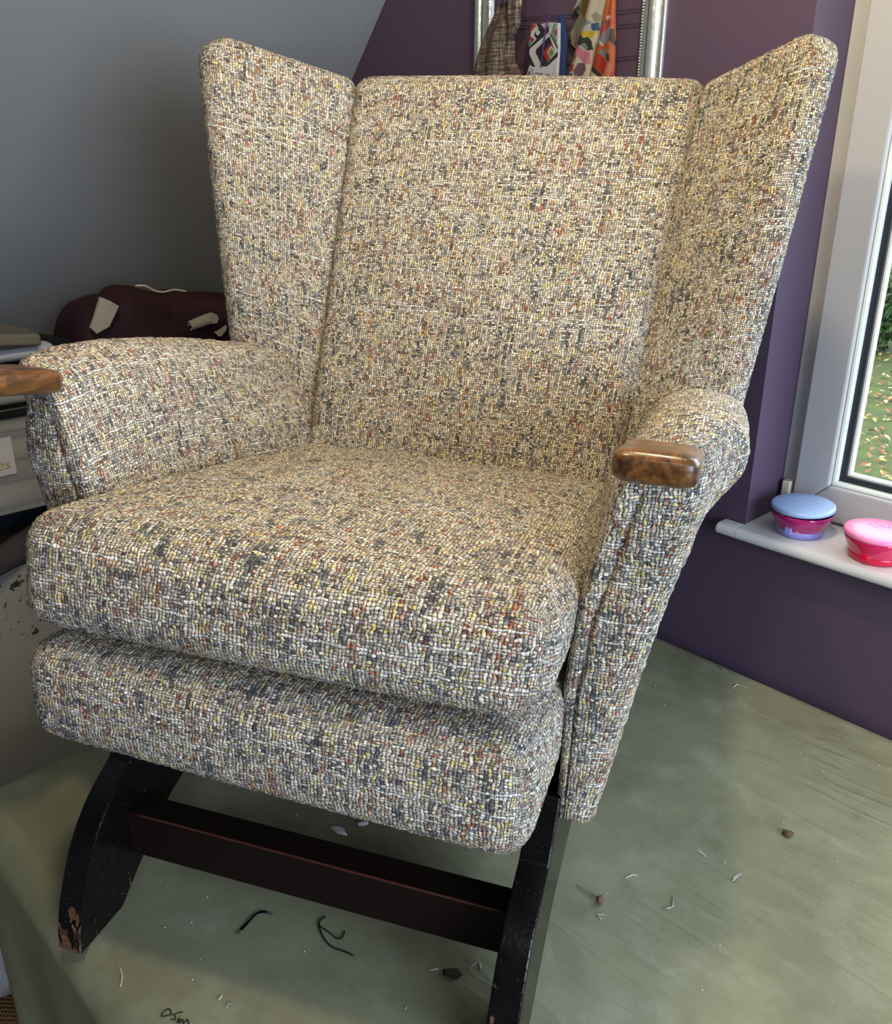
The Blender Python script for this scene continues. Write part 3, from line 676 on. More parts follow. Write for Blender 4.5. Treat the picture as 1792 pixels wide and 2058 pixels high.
# ---------------------------------------------------------------- things on the sill
def bowl(x, y, r, body, lid, base, label, script=False):
    root = empty('sewing_tub', (x, y, 1.012), label, 'tub', group='round tubs on the window sill')
    z = 1.0122
    link('bowl', lathe('bowl', [(.66*r, 0.001), (.70*r, .003), (.80*r, .016), (.93*r, .034), (.97*r, .043), (.955*r, .044), (.90*r, .034), (.76*r, .014), (.62*r, .007)], (x, y, z), 56), body, root)
    link('base_ring', lathe('base_ring', [(.55*r, 0), (.69*r, 0), (.735*r, .003), (.775*r, .009), (.79*r, .0145), (.78*r, .0145), (.55*r, .002)], (x, y, z), 56), base, root)
    tl = Matrix.Rotation(math.radians(2.5 if not script else 0), 3, Vector((1, -.4, 0)))
    ld = link('lid', lathe('lid', [(.93*r, 0), (.985*r, .001), (1.0*r, .004), (.99*r, .0075), (.93*r, .0090), (.5*r, .0096), (.02*r, .0098)], (x, y, z+.0475 if not script else z+.0425), 56, tl), lid, root)
    # catch tab over the front of the bowl
    box('catch_tab', (x-.006, y-.80*r-.004, z+.010), (x+.006, y-.80*r+.004, z+.022), base, root, r=.0015)
    return ld
MAG = plain('magenta plastic', S(170, 28, 112), .12, trans=.15, coat=.5); LILAC = plain('lilac plastic', S(140, 140, 212), .3); BLUEL = plain('pale blue plastic', S(150, 178, 226), .3)
HOT = plain('hot pink plastic', S(226, 34, 96), .12, trans=.15, coat=.5); PINKL = plain('light pink plastic', S(244, 140, 190), .3); HOT2 = plain('deep pink plastic', S(206, 20, 66), .15)
bowl(-.652, 1.489, .055, MAG, BLUEL, LILAC, 'magenta tub with pale blue lid, at the sill corner beside the reveal')
b2 = bowl(-.512, 1.478, .056, HOT, PINKL, HOT2, 'hot pink tub with light pink lid, right of the blue-lidded tub', True)
def script(z):
    sc = .00078
    st = [[(-30, 6), (-36, 0), (-32, -8), (-20, -9)], [(-22, 12), (-20, 2), (-14, 4), (-12, -2)], [(-8, 4), (-8, -3), (-3, 1), (0, -3), (4, 1), (6, -4)], [(-8, 9)], [(10, 9), (14, -3)], [(18, 8), (24, -5)], [(6, 6), (18, 5)], [(-16, -15), (-10, -18), (-4, -15)]]
    V = []; F = []
    for s in st:
        if len(s) == 1: s = [s[0], (s[0][0]+1.5, s[0][1]-1)]
        p = smooth_path([(-.512+a*sc*.9, 1.495+b*sc*1.0, z) for a, b in s], 4); v, f = tube_mesh(p, .0009, 5); b0 = len(V); V += v; F += [tuple(i+b0 for i in q) for q in f]
    return mesh('raised_script', V, F)
link('raised_script', script(1.0122+.0425+.0096), PINKL, b2, label='raised illegible script on the lid')
# ---------------------------------------------------------------- silver frame on the purple wall, with fabric samples
SILVER = plain('silver leaf', S(196, 204, 208), .28, metal=.85, bump=(90, .0006))
DKSIL = plain('tarnished silver', S(92, 96, 96), .4, metal=.8)
frame = empty('picture_frame', (-1.235, WY-.012, 1.55), 'ornate silver frame without picture hanging on the purple wall', 'frame')
FX0, FX1, FZ0, FZ1 = -1.466, -1.004, 1.50, 2.16
def rail(side):
    """moulded upright: stepped profile across x, running z; the outer edge sweeps outwards near the bottom corner"""
    prof = [(0, .0), (.0, .006), (.003, .010), (.006, .007), (.010, .015), (.018, .024), (.027, .020), (.029, .014), (.033, .016), (.038, .014), (.042, .012), (.048, .011), (.050, 0)]
    zs = np.linspace(FZ0, FZ1, 40); V = []
    for z in zs:
        sw = .012*math.exp(-((z-FZ0)/.20)**2) if side < 0 else 0
        for x, d in prof:
            xx = FX0+x-sw*(1-x/.05) if side < 0 else FX1-x
            V.append((xx, WY-.001-d, z))
    F = grid_faces(len(zs), len(prof)); F = F if side < 0 else F[:, ::-1]
    fr = link('frame_rail', mesh('frame_rail', V, F), SILVER, frame)
    bd = bmesh.new(); k = 0
    xb = FX0+.0435 if side < 0 else FX1-.0435
    for i, z in enumerate(np.arange(1.60, 2.06, .0046)):
        mtx = Matrix.Translation((xb, WY-.0135, z)); bmesh.ops.create_icosphere(bd, subdivisions=1, radius=.0023, matrix=mtx)
    link('beading', bm_mesh('beading', bd), SILVER, fr, kind='stuff')
    xg = FX0+.0295 if side < 0 else FX1-.0295
    box('dark_groove', (xg-.0012, WY-.0165, FZ0), (xg+.0012, WY-.004, FZ1), DKSIL, fr, r=0)
rail(-1); rail(1)
for z in (FZ0, FZ1-.05):
    bm = prism([(WY-.001, z), (WY-.008, z), (WY-.016, z+.012), (WY-.024, z+.024), (WY-.016, z+.036), (WY-.012, z+.05), (WY-.001, z+.05)], 'x', FX0, FX1, r=.001)
    link('frame_rail', bm_mesh('frame_rail', bm), SILVER, frame, smooth=False)
CORDM = plain('dark cord', S(52, 36, 56), .8)
for i, (z0, z1, dz) in enumerate([(1.905, 1.885, -.004), (1.895, 1.862, -.006), (1.82, 1.812, -.003)]):
    p = [(FX0+.045+(FX1-FX0-.09)*t, WY-.006, z0+(z1-z0)*t+dz*4*t*(1-t)) for t in np.linspace(0, 1, 14)]
    V, F = tube_mesh(p, .0009, 5)
    link('hanging_cord', mesh('hanging_cord', V, F), CORDM, smooth=True, label=['top dark cord strung across the silver frame', 'middle dark cord slanting across the silver frame', 'lowest dark cord across the silver frame'][i], cat='cord', group='cords across the frame')
def wool_mat():
    t = NT('brown wool check'); o = t.obj(); x, y, z = t.sep(o)
    a = t.noise(t.mapping(o, (420, 1, 40)), 1, 2); b = t.noise(t.mapping(o, (30, 1, 420)), 1, 2)
    c = t.ramp(t.math('MULTIPLY', t.math('ADD', a, b), .5), [(.38, S(44, 36, 34)), (.55, S(92, 82, 76)), (.68, S(150, 140, 132))])
    m = t.math('GREATER_THAN', t.noise(t.mapping(o, (26, 1, 26)), 1, 1), .62); c = t.mix(t.math('MULTIPLY', m, .5), c, (*S(86, 50, 48), 1))
    t.put(t.b.inputs['Base Color'], c); t.b.inputs['Roughness'].default_value = .95; t.put(t.b.inputs['Normal'], t.bump(a, .001)); return t.m
def drape(name, left, right, y0, depth, folds, mat, parent=None, res=(40, 44), **k):
    """hanging cloth between two edge polylines given as (x,z) from top to bottom"""
    n, m = res
    def samp(pl):
        z = np.array([p[1] for p in pl])[::-1]; x = np.array([p[0] for p in pl])[::-1]
        return z, x
    zt = max(left[0][1], right[0][1]); zb = min(left[-1][1], right[-1][1])
    V = []; zs = np.linspace(zt, zb, n)
    for i, z in enumerate(zs):
        xl = np.interp(z, *samp(left)); xr = np.interp(z, *samp(right)); q = i/(n-1)
        for j in range(m):
            t = j/(m-1); edge = math.sin(math.pi*t)**.5
            V.append((xl+(xr-xl)*t, y0-depth*edge*(.45+.3*q)-depth*.5*(math.sin(folds*2*math.pi*t+1.2*q)*.5+.5)*edge*(.4+.6*q), z))
    for i, z in enumerate(zs):                         # back layer gives the cloth its thickness
        xl = np.interp(z, *samp(left)); xr = np.interp(z, *samp(right))
        for j in range(m): V.append((xl+(xr-xl)*j/(m-1), y0+.0012, z))
    F = [tuple(q) for q in grid_faces(n, m)]; o = n*m
    F += [tuple(int(i)+o for i in q[::-1]) for q in grid_faces(n, m)]
    return link(name, mesh(name, V, F), mat, parent, **k)
WOOL = wool_mat()
tw = empty('fabric_sample', (-1.375, 1.43, 1.98), 'brown and grey checked wool sample tied with purple ribbon, leftmost in the frame', 'fabric sample', 'fabric samples hanging in the frame')
drape('cloth', [(-1.372, 1.985), (-1.378, 1.918), (-1.40, 1.888), (-1.425, 1.853), (-1.442, 1.815), (-1.447, 1.79), (-1.46, 1.70)], [(-1.325, 1.985), (-1.326, 1.918), (-1.335, 1.86), (-1.332, 1.82), (-1.316, 1.800), (-1.306, 1.785), (-1.30, 1.70)], 1.426, .020, 2.2, WOOL, tw)
drape('cloth', [(-1.342, 1.975), (-1.345, 1.93), (-1.34, 1.89), (-1.330, 1.862)], [(-1.305, 1.975), (-1.306, 1.915), (-1.308, 1.878), (-1.326, 1.858)], 1.412, .010, 1.3, WOOL, tw)
RIB = plain('purple organza', S(84, 50, 122), .5)
for k, (dx, l) in enumerate(((0, .05), (.016, .035))):
    V, F = ribbon([[(-1.365+dx, 1.96), (-1.360+dx, 1.94), (-1.352+dx, 1.93-l*.3)]], .006, 0)
    V = [(x, 1.400, z) for x, z, _ in V]; link('ribbon', mesh('ribbon', V, F), RIB, tw, smooth=False)
# printed sample: slab card with the print built as flat shapes
def P5(X, Y):   # print coordinates -> wall x, z
    return (-1.307+X*.000130, 1.922-Y*.0000945-X*.0000134)
pr = empty('fabric_sample', (-1.25, 1.43, 1.88), 'geometric black, white and red print sample with a paper tag', 'fabric sample', 'fabric samples hanging in the frame')
WHT = plain('print white', S(164, 167, 174), .85); BLK = plain('print black', S(22, 22, 36), .85); REDP = plain('print red', S(134, 34, 38), .85); TEAL = plain('print teal', S(78, 118, 106), .85); GRNP = plain('print green', S(86, 112, 50), .85); NAVY = plain('navy backing', S(20, 44, 88), .7); PAPER = plain('paper', S(166, 166, 182), .9)
outl = [(150, 430), (310, 425), (470, 390), (650, 400), (664, 870), (650, 1400), (640, 1900), (40, 1900), (62, 1400), (100, 960), (105, 700)]
bm = prism([P5(*p) for p in outl], 'y', 1.424, 1.432, r=.0006, seg=1); link('card', bm_mesh('card', bm), WHT, pr, smooth=False)
bm = prism([P5(*p) for p in [(560, 380), (630, 230), (650, 240), (740, 640), (750, 1420), (745, 1900), (650, 1900), (664, 860), (650, 400)]], 'y', 1.430, 1.4375, r=.0005, seg=1); link('backing', bm_mesh('backing', bm), NAVY, pr, smooth=False, label='navy blue backing layer')
shapes = [(BLK, [(230, 425), (310, 425), (400, 520), (470, 450), (475, 560), (120, 870), (95, 960), (210, 1180), (225, 1215), (130, 1160), (62, 1380), (75, 1270), (100, 1000), (105, 850), (250, 690), (200, 640), (200, 590), (280, 510)]),
          (BLK, [(475, 560), (660, 860), (660, 900), (400, 1200), (460, 1180), (664, 985), (664, 820), (520, 600)]),
          (BLK, [(440, 690), (500, 640), (600, 900), (420, 1190), (380, 1170), (240, 930), (250, 880)]),
          (BLK, [(95, 990), (110, 960), (250, 1210), (220, 1230)]),
          (REDP, [(150, 435), (235, 440), (120, 580), (115, 540)]), (REDP, [(118, 640), (210, 700), (165, 760), (118, 700)]), (TEAL, [(108, 720), (165, 770), (105, 850)]),
          (REDP, [(540, 760), (440, 870), (385, 930), (420, 1010), (470, 1090), (545, 1020), (480, 950), (540, 850)]),
          (WHT, [(550, 800), (475, 920), (530, 1035), (610, 910)]), (GRNP, [(550, 840), (495, 920), (535, 1010), (590, 915)]), (TEAL, [(585, 880), (560, 980), (605, 915)]),
          (TEAL, [(590, 410), (640, 410), (600, 500), (650, 720), (640, 760), (555, 560), (560, 480)]), (REDP, [(645, 470), (605, 560), (650, 640)]),
          (WHT, [(290, 525), (335, 575), (285, 645), (240, 590)]), (TEAL, [(190, 1230), (215, 1240), (150, 1330), (210, 1400), (130, 1400), (115, 1320)]), (REDP, [(220, 1280), (180, 1340), (215, 1390)])]
for i, (mt, pts) in enumerate(shapes):
    y = 1.4236-.00025*i
    link('print', mesh('print', [(P5(*p)[0], y, P5(*p)[1]) for p in pts], [tuple(range(len(pts)))]), mt, pr, smooth=False)
bm = prism([P5(*p) for p in [(225, 1205), (640, 1170), (640, 1600), (225, 1610)]], 'y', 1.4125, 1.4135); tg = link('tag', bm_mesh('tag', bm), PAPER, pr, smooth=False, label='white paper tag with purple handwriting')
V, F = ribbon([[(310, 1330), (340, 1310), (400, 1318), (470, 1305)], [(345, 1355), (420, 1345), (520, 1335), (610, 1322)], [(255, 1230), (280, 1390)]], 16, 0)
V = [(P5(x, z)[0], 1.4122, P5(x, z)[1]) for x, z, _ in V]; link('tag_writing', mesh('tag_writing', V, F), plain('purple pen', S(74, 62, 120), .8), tg, smooth=False)
for q in ([(480, 250), (500, 380), (470, 700), (435, 1200)], [(560, 260), (530, 400), (495, 640), (440, 1200)], [(470, 260), (520, 300), (590, 250), (560, 330), (490, 340), (450, 300)]):
    V, F = ribbon([q], 16, 0); V = [(P5(x, z)[0], 1.4110, P5(x, z)[1]) for x, z, _ in V]; link('ribbon', mesh('ribbon', V, F), RIB, pr, smooth=False)
# silk strips with abstract patches
def silk(name, label, L, R, y0, depth, folds, basecol, patches, yfront):
    root = empty(name, (-1.15, y0, 1.98), label, 'fabric sample', 'fabric samples hanging in the frame')
    cl = drape('cloth', [P5(*p) for p in L], [P5(*p) for p in R], y0, depth, folds, plain('silk base', S(*[v*.72 for v in basecol]), .6), root, res=(150, 50))
    me = cl.data
    # print patches: material by polygon, chosen where a face centre falls inside a patch outline
    mats = []
    def inside(p, poly):
        c = False; n = len(poly)
        for i in range(n):
            a, b = poly[i], poly[i-1]
            if (a[1] > p[1]) != (b[1] > p[1]) and p[0] < (b[0]-a[0])*(p[1]-a[1])/(b[1]-a[1])+a[0]: c = not c
        return c
    pl = [([P5(*q) for q in pts], i+1) for i, (_, pts) in enumerate(patches)]
    for colr, _ in patches: me.materials.append(plain('silk print', S(*[v*.74 for v in colr]), .6))
    sub = bmesh.new(); sub.from_mesh(me); bmesh.ops.subdivide_edges(sub, edges=sub.edges[:], cuts=1, use_grid_fill=True); sub.to_mesh(me); sub.free()
    for p in me.polygons:
        c = p.center
        for poly, i in pl:
            if inside((c[0], c[2]), poly): p.material_index = i
    me.polygons.foreach_set('use_smooth', np.ones(len(me.polygons), bool))
    return root
silk('fabric_sample', 'grey-green folded silk sample hanging behind the cream strip', [(880, -420), (830, 0), (755, 170), (880, 240), (720, 560), (760, 750), (900, 860), (860, 1500), (860, 2000)], [(1100, -420), (1095, 0), (1020, 290), (1000, 330), (950, 640), (900, 800), (960, 860), (1000, 1500), (1000, 2000)], 1.446, .008, 1.2, (122, 124, 104),
     [((200, 200, 196), [(830, -100), (920, 0), (840, 130), (750, 175), (740, 60)]), ((48, 52, 54), [(800, 150), (900, 80), (930, 190), (860, 190)]), ((96, 78, 20), [(940, -450), (1110, -450), (1095, 60), (1010, 320), (900, 190), (940, 60)]),
      ((150, 152, 136), [(800, 480), (830, 500), (790, 660), (760, 640)]), ((96, 88, 84), [(900, 600), (960, 580), (920, 900), (840, 760)]), ((140, 136, 70), [(720, 560), (800, 400), (790, 540), (740, 640)])], 0)
silk('fabric_sample', 'cream silk strip printed with patches of blue, yellow, pink and plum', [(1110, -420), (1090, 0), (1040, 250), (990, 480), (960, 600), (930, 780), (880, 900), (830, 1100), (775, 1400), (740, 2000)], [(1420, -420), (1395, 0), (1345, 300), (1310, 500), (1290, 700), (1240, 860), (1215, 1080), (1200, 1400), (1190, 2000)], 1.440, .014, 1.1, (206, 200, 184),
     [((150, 150, 140), [(1180, 250), (1240, 200), (1340, 250), (1320, 350), (1240, 360)]), ((128, 138, 156), [(1030, 320), (1100, 310), (1200, 380), (1080, 440), (1010, 400)]), ((52, 84, 140), [(1195, 390), (1310, 370), (1310, 500), (1240, 520), (1175, 470)]), ((180, 184, 190), [(980, 450), (1180, 420), (1200, 510), (980, 530)]),
      ((206, 180, 48), [(975, 560), (1050, 530), (1305, 520), (1240, 600), (1180, 640), (1060, 620)]), ((40, 44, 46), [(940, 600), (1000, 560), (1070, 640), (1150, 620), (1215, 700), (1235, 830), (1160, 860), (1040, 770), (930, 780)]),
      ((120, 136, 140), [(1040, 740), (1110, 730), (1160, 800), (1130, 850), (1060, 800)]), ((206, 120, 150), [(920, 800), (990, 770), (1090, 860), (1200, 880), (1200, 1090), (1100, 1070), (980, 960)]), ((128, 116, 60), [(870, 900), (930, 830), (975, 960), (950, 1060), (850, 1090)]),
      ((170, 70, 44), [(840, 1090), (940, 1090), (930, 1220), (810, 1270)]), ((112, 80, 104), [(1000, 1080), (1120, 1070), (1150, 1180), (1090, 1310), (960, 1330), (930, 1230)]), ((70, 96, 140), [(840, 1265), (920, 1265), (915, 1310), (850, 1310)]), ((150, 96, 80), [(780, 1330), (930, 1320), (960, 1500), (740, 1600)])], 0)
silk('fabric_sample', 'orange and red silk strip, rightmost sample in the frame', [(1425, -420), (1400, 0), (1350, 300), (1320, 600), (1260, 850), (1225, 1080), (1190, 1250), (1190, 1400), (1180, 2000)], [(1550, -420), (1550, 0), (1560, 260), (1590, 600), (1600, 900), (1610, 1300), (1620, 2000)], 1.439, .012, 1.3, (190, 92, 40),
     [((208, 196, 190), [(1440, 270), (1500, 240), (1520, 290), (1460, 330)]), ((96, 84, 92), [(1390, 390), (1440, 310), (1460, 360), (1410, 430)]), ((172, 66, 66), [(1320, 520), (1400, 430), (1540, 290), (1570, 380), (1430, 500), (1380, 620), (1320, 680)]), ((128, 132, 146), [(1400, 560), (1540, 420), (1580, 560), (1500, 700), (1370, 760), (1330, 700)]),
      ((214, 200, 190), [(1320, 690), (1360, 670), (1430, 740), (1410, 770)]), ((34, 34, 40), [(1530, 470), (1570, 470), (1600, 760), (1520, 660)]), ((70, 84, 130), [(1280, 740), (1350, 760), (1310, 810), (1280, 800)]), ((126, 130, 142), [(1350, 880), (1480, 790), (1500, 900), (1450, 960)]), ((40, 42, 40), [(1490, 880), (1540, 900), (1560, 1030), (1500, 1010)]),
      ((176, 48, 30), [(1240, 1000), (1350, 890), (1530, 1060), (1500, 1250), (1440, 1240), (1235, 1080)]), ((30, 44, 36), [(1215, 1080), (1260, 1100), (1430, 1260), (1420, 1320), (1300, 1240), (1210, 1170)]), ((196, 196, 180), [(1190, 1210), (1240, 1200), (1410, 1330), (1330, 1400), (1190, 1360)]), ((190, 108, 84), [(1520, 1080), (1590, 1080), (1560, 1400), (1430, 1400)]), ((172, 44, 32), [(1570, 1200), (1620, 1200), (1620, 1500), (1540, 1500)])], 0)
# ---------------------------------------------------------------- storage on the eaves ledge, left
LZ = .7355
def store_box(y0, y1, z0, h, x1, x0, label, lidmat):
    root = empty('storage_box', ((x0+x1)/2, (y0+y1)/2, z0), label, 'storage box', group='plastic storage boxes on the ledge')
    bm = bmesh.new()
    for lo, hi in (((x0, y0, z0), (x1, y1, z0+.004)), ((x1-.004, y0, z0), (x1, y1, z0+h)), ((x0, y0, z0), (x0+.004, y1, z0+h)), ((x0, y0, z0), (x1, y0+.004, z0+h)), ((x0, y1-.004, z0), (x1, y1, z0+h))):
        b2 = bevel_box(lo, hi, .001, 1); m2 = bpy.data.meshes.new('t'); b2.to_mesh(m2); b2.free(); bm.from_mesh(m2); bpy.data.meshes.remove(m2)
    link('box_body', bm_mesh('box_body', bm), CLEARBOX, root, smooth=False)
    box('box_lid', (x0-.008, y0-.008, z0+h), (x1+.008, y1+.008, z0+h+.022), lidmat, root, r=.004)
    box('box_rim', (x0-.004, y0-.004, z0+h-.03), (x1+.004, y1+.004, z0+h-.018), CLEARBOX, root, r=.002)
    return root
BLACKP = plain('black plastic', S(22, 24, 28), .35); FOLD = [plain('pale folded cloth', S(176, 178, 180), .9), plain('grey folded cloth', S(150, 152, 152), .9), plain('ivory folded cloth', S(190, 186, 172), .9)]
DENIM = plain('navy cloth', S(34, 42, 66), .9, bump=(120, .002)); CHAR = plain('charcoal cloth', S(62, 58, 62), .95, bump=(90, .003), var=.3, vscale=25)
SZ = .868
sb = store_box(.16, .735, SZ, .225, -2.10, -2.46, 'clear storage box with black lid and white label, full of folded pale cloth', BLACKP)
def soft_slab(name, lo, hi, mat, parent=None, r=.02, amp=.006, seed=0, **k):
    """folded cloth: rounded slab with waviness"""
    lo = np.array(lo); hi = np.array(hi); c = {}
    for sx in (-1, 1):
        for sy in (-1, 1):
            for sz in (-1, 1): c[(sx, sy, sz)] = np.where(np.array((sx, sy, sz)) > 0, hi, lo)
    V, F, UV = rbox(c, r, step=.014)
    ph = seed*1.7; V = V.copy()
    V[:, 2] += amp*np.sin(V[:, 1]*17+ph)*np.sin(V[:, 0]*13+ph*.7); V[:, 0] += amp*np.sin(V[:, 1]*23+V[:, 2]*30+ph)
    return link(name, mesh(name, V, F), mat, parent, **k)
zz = SZ+.007
for i, hgt in enumerate((.055, .045, .05, .045)):
    soft_slab('folded_cloth', (-2.44, .175+.01*(i % 2), zz), (-2.112, .72-.012*(i % 3), zz+hgt), FOLD[i % 3], None, .018, .002, i, label=['lowest pale folded cloth inside the labelled clear box', 'second grey folded cloth inside the labelled clear box', 'third ivory folded cloth inside the labelled clear box', 'topmost pale folded cloth inside the labelled clear box'][i], cat='cloth', group='folded cloths in the clear box')
    zz += hgt+.005
lab = box('label_card', (-2.0995, .40, .962), (-2.0985, .606, 1.050), plain('label card', S(206, 208, 220), .7), sb, r=0, label='white label card with gold script')
GOLD = plain('gold ink', S(178, 160, 112), .5)
tx = bpy.data.curves.new('t', 'FONT'); tx.body = 'les'; tx.size = .040; tx.shear = .35; tx.extrude = .0003; tob = bpy.data.objects.new('t', tx); COL.objects.link(tob)
bpy.context.view_layer.update(); dg = bpy.context.evaluated_depsgraph_get(); tm = bpy.data.meshes.new_from_object(tob.evaluated_get(dg)); bpy.data.objects.remove(tob)
for v in tm.vertices: x, y, z = v.co; v.co = (-2.098+z, .553+x*.95, .976+y*.9)
link('label_script', tm, GOLD, lab, smooth=False, label='gold handwritten script')
# lower layer: navy cloths and a charcoal roll in a shallow clear crate
soft_slab('folded_cloth', (-2.42, .14, LZ+.052), (-2.20, .72, SZ-.008), DENIM, None, .02, .005, 3, label='navy folded cloth under the labelled clear box', cat='cloth')
soft_slab('folded_cloth', (-2.40, .15, LZ), (-2.125, .54, LZ+.05), plain('slate cloth', S(58, 64, 84), .9), None, .015, .003, 5, label='slate blue cloth lying lowest on the ledge', cat='cloth')
V, F = tube_mesh([(-2.06, .50, LZ+.032), (-2.11, .58, LZ+.036), (-2.15, .70, LZ+.055), (-2.18, .80, LZ+.06)], [.028, .034, .040, .036], 18)
link('cloth_roll', mesh('cloth_roll', V, F), CHAR, label='charcoal rolled cloth poking out beneath the clear box', cat='cloth')
# second stack further along the ledge, carrying the hide
sb2 = store_box(.80, 1.36, LZ, .245, -2.12, -2.46, 'clear storage box mostly hidden behind the chair arm', BLACKP)
soft_slab('folded_cloth', (-2.44, .82, LZ+.006), (-2.135, 1.34, LZ+.15), FOLD[1], None, .03, .006, 8, label='grey folded cloth in the hidden clear box', cat='cloth')
soft_slab('folded_cloth', (-2.43, .79, 1.004), (-2.11, 1.33, 1.165), DENIM, None, .03, .006, 9, label='navy cloth pile under the burgundy hide', cat='cloth')
# on the first box: polythene bag, white roll, taupe board, black cloth
BZ = SZ+.247
soft_slab('polythene_bag', (-2.40, .20, BZ+.004), (-2.10, .672, BZ+.043), CLEARBAG, None, .018, .003, 2, label='clear polythene bag of white cloth on the black lid', cat='bag')
soft_slab('folded_cloth', (-2.38, .22, BZ+.050), (-2.13, .70, BZ+.086), plain('black cloth', S(20, 21, 24), .9), None, .016, .004, 4, label='black cloth under the white roll', cat='cloth')
def roll(name, y0, y1, x, z, r, mat, label, cat):
    n = 26; V = []
    for y, rr in [(y0, r*.2), (y0, r), ((y0+y1)/2, r*1.02), (y1-.05, r*1.0), (y1-.047, r*.93), (y1-.003, r*.95), (y1, r*.9), (y1, r*.15)]:
        for k in range(n):
            a = 2*math.pi*k/n; V.append((x+rr*1.5*math.cos(a), y+.012*math.cos(a), z+rr*math.sin(a)))
    F = [(i*n+k, i*n+(k+1) % n, (i+1)*n+(k+1) % n, (i+1)*n+k) for i in range(7) for k in range(n)]
    return link(name, mesh(name, V, F), mat, label=label, cat=cat)
roll('fabric_roll', .10, .735, -2.16, BZ+.110, .0195, plain('white cloth', S(196, 200, 214), .85), 'white roll of cloth under the taupe board', 'fabric roll')
bm = prism([(-2.42, .18), (-2.12, .16), (-2.085, .30), (-2.09, .60), (-2.11, .712), (-2.20, .725), (-2.36, .66)], 'z', BZ+.131, BZ+.158, r=.006, seg=3)
for v in bm.verts: v.co.z += .010*math.sin((v.co.y-.25)*4)-.16*max(0, v.co.y-.62)
link('taupe_board', bm_mesh('taupe_board', bm), plain('taupe board', S(112, 108, 98), .7), smooth=False, label='taupe padded board lying on the white roll', cat='board')
soft_slab('folded_cloth', (-2.36, .74, 1.168), (-2.13, .80, 1.238), plain('black cloth b', S(16, 16, 18), .95), None, .02, .006, 6, label='black cloth bundle between the white roll and burgundy hide', cat='cloth')
# burgundy hide: heaped, with folded suede flaps
BURG = plain('burgundy leather', S(46, 13, 24), .75, bump=(40, .002)); SUEDE = plain('beige suede', S(196, 188, 172), .95)
hide = empty('leather_hide', (-2.25, .99, 1.17), 'heaped burgundy leather hide with beige suede flaps, by the sloping ceiling', 'leather')
hy = np.array([.798, .805, .813, .827, .843, .878, .911, .929, .948, .987, 1.021, 1.045, 1.080, 1.124, 1.174, 1.25, 1.34])
hz = np.array([1.236, 1.27, 1.292, 1.312, 1.32, 1.329, 1.33, 1.345, 1.348, 1.341, 1.328, 1.32, 1.325, 1.312, 1.312, 1.30, 1.26])
V = []; ny, nt = 70, 34; yy = np.linspace(.798, 1.34, ny)
for y in yy:
    top = np.interp(y, hy, hz); q = (y-.798)/.542
    for k in range(nt):
        t = k/(nt-1); ang = math.pi*t
        xx = -2.215+.115*math.cos(ang)*(1 if t < .5 else .75); base = 1.168
        z = base+(top-base)*math.sin(ang)**.55
        f = .012*math.sin(y*21+t*5)*math.sin(ang)*math.exp(-((t-.3)/.25)**2)+.020*math.exp(-((z-(1.20+.20*(y-.9)))/.018)**2)*(1 if t < .5 else 0)
        V.append((xx+f, y, z))
F = grid_faces(ny, nt)[:, ::-1]; link('hide', mesh('hide', V, F), BURG, hide)
def flap(pts, bend, mat, name='suede_flap', th=.0016):
    """thin curled flap: outline in (y,z), bowed towards the room"""
    c = np.mean(pts, axis=0); bm = bmesh.new()
    def xo(y, z): return -2.082+bend*(1-((y-c[0])/.05)**2)
    top = [bm.verts.new((xo(*p), *p)) for p in pts]; ctr = bm.verts.new((xo(*c), *c)); bk = [bm.verts.new((xo(*p)-th*6, *p)) for p in pts]; n = len(pts)
    for i in range(n):
        bm.faces.new((ctr, top[i], top[(i+1) % n])); bm.faces.new((top[i], bk[i], bk[(i+1) % n], top[(i+1) % n]))
    bm.faces.new(bk[::-1]); return link(name, bm_mesh(name, bm), mat, hide, smooth=False)
flap([(.848, 1.341), (.868, 1.331), (.890, 1.316), (.876, 1.296), (.859, 1.272), (.843, 1.266), (.828, 1.259), (.816, 1.274), (.826, 1.293), (.835, 1.313)], .006, SUEDE)
V, F = tube_mesh([(-2.083, 1.066, 1.249), (-2.080, 1.095, 1.256), (-2.081, 1.118, 1.261)], [.012, .0135, .014], 16, closed_ends=False); link('suede_curl', mesh('suede_curl', V, F), SUEDE, hide)
flap([(1.118, 1.272), (1.130, 1.2755), (1.143, 1.268), (1.146, 1.258), (1.140, 1.248), (1.120, 1.248)], .004, SUEDE)
flap([(1.133, 1.224), (1.152, 1.231), (1.168, 1.239), (1.165, 1.228), (1.150, 1.214), (1.142, 1.214)], .004, SUEDE)
V, F = tube_mesh(smooth_path([(-2.19, .985, 1.344), (-2.185, 1.009, 1.342), (-2.185, 1.031, 1.329), (-2.185, 1.055, 1.323), (-2.19, 1.09, 1.325), (-2.19, 1.12, 1.318)], 4), .0026, 8); link('suede_edge', mesh('suede_edge', V, F), SUEDE, hide)
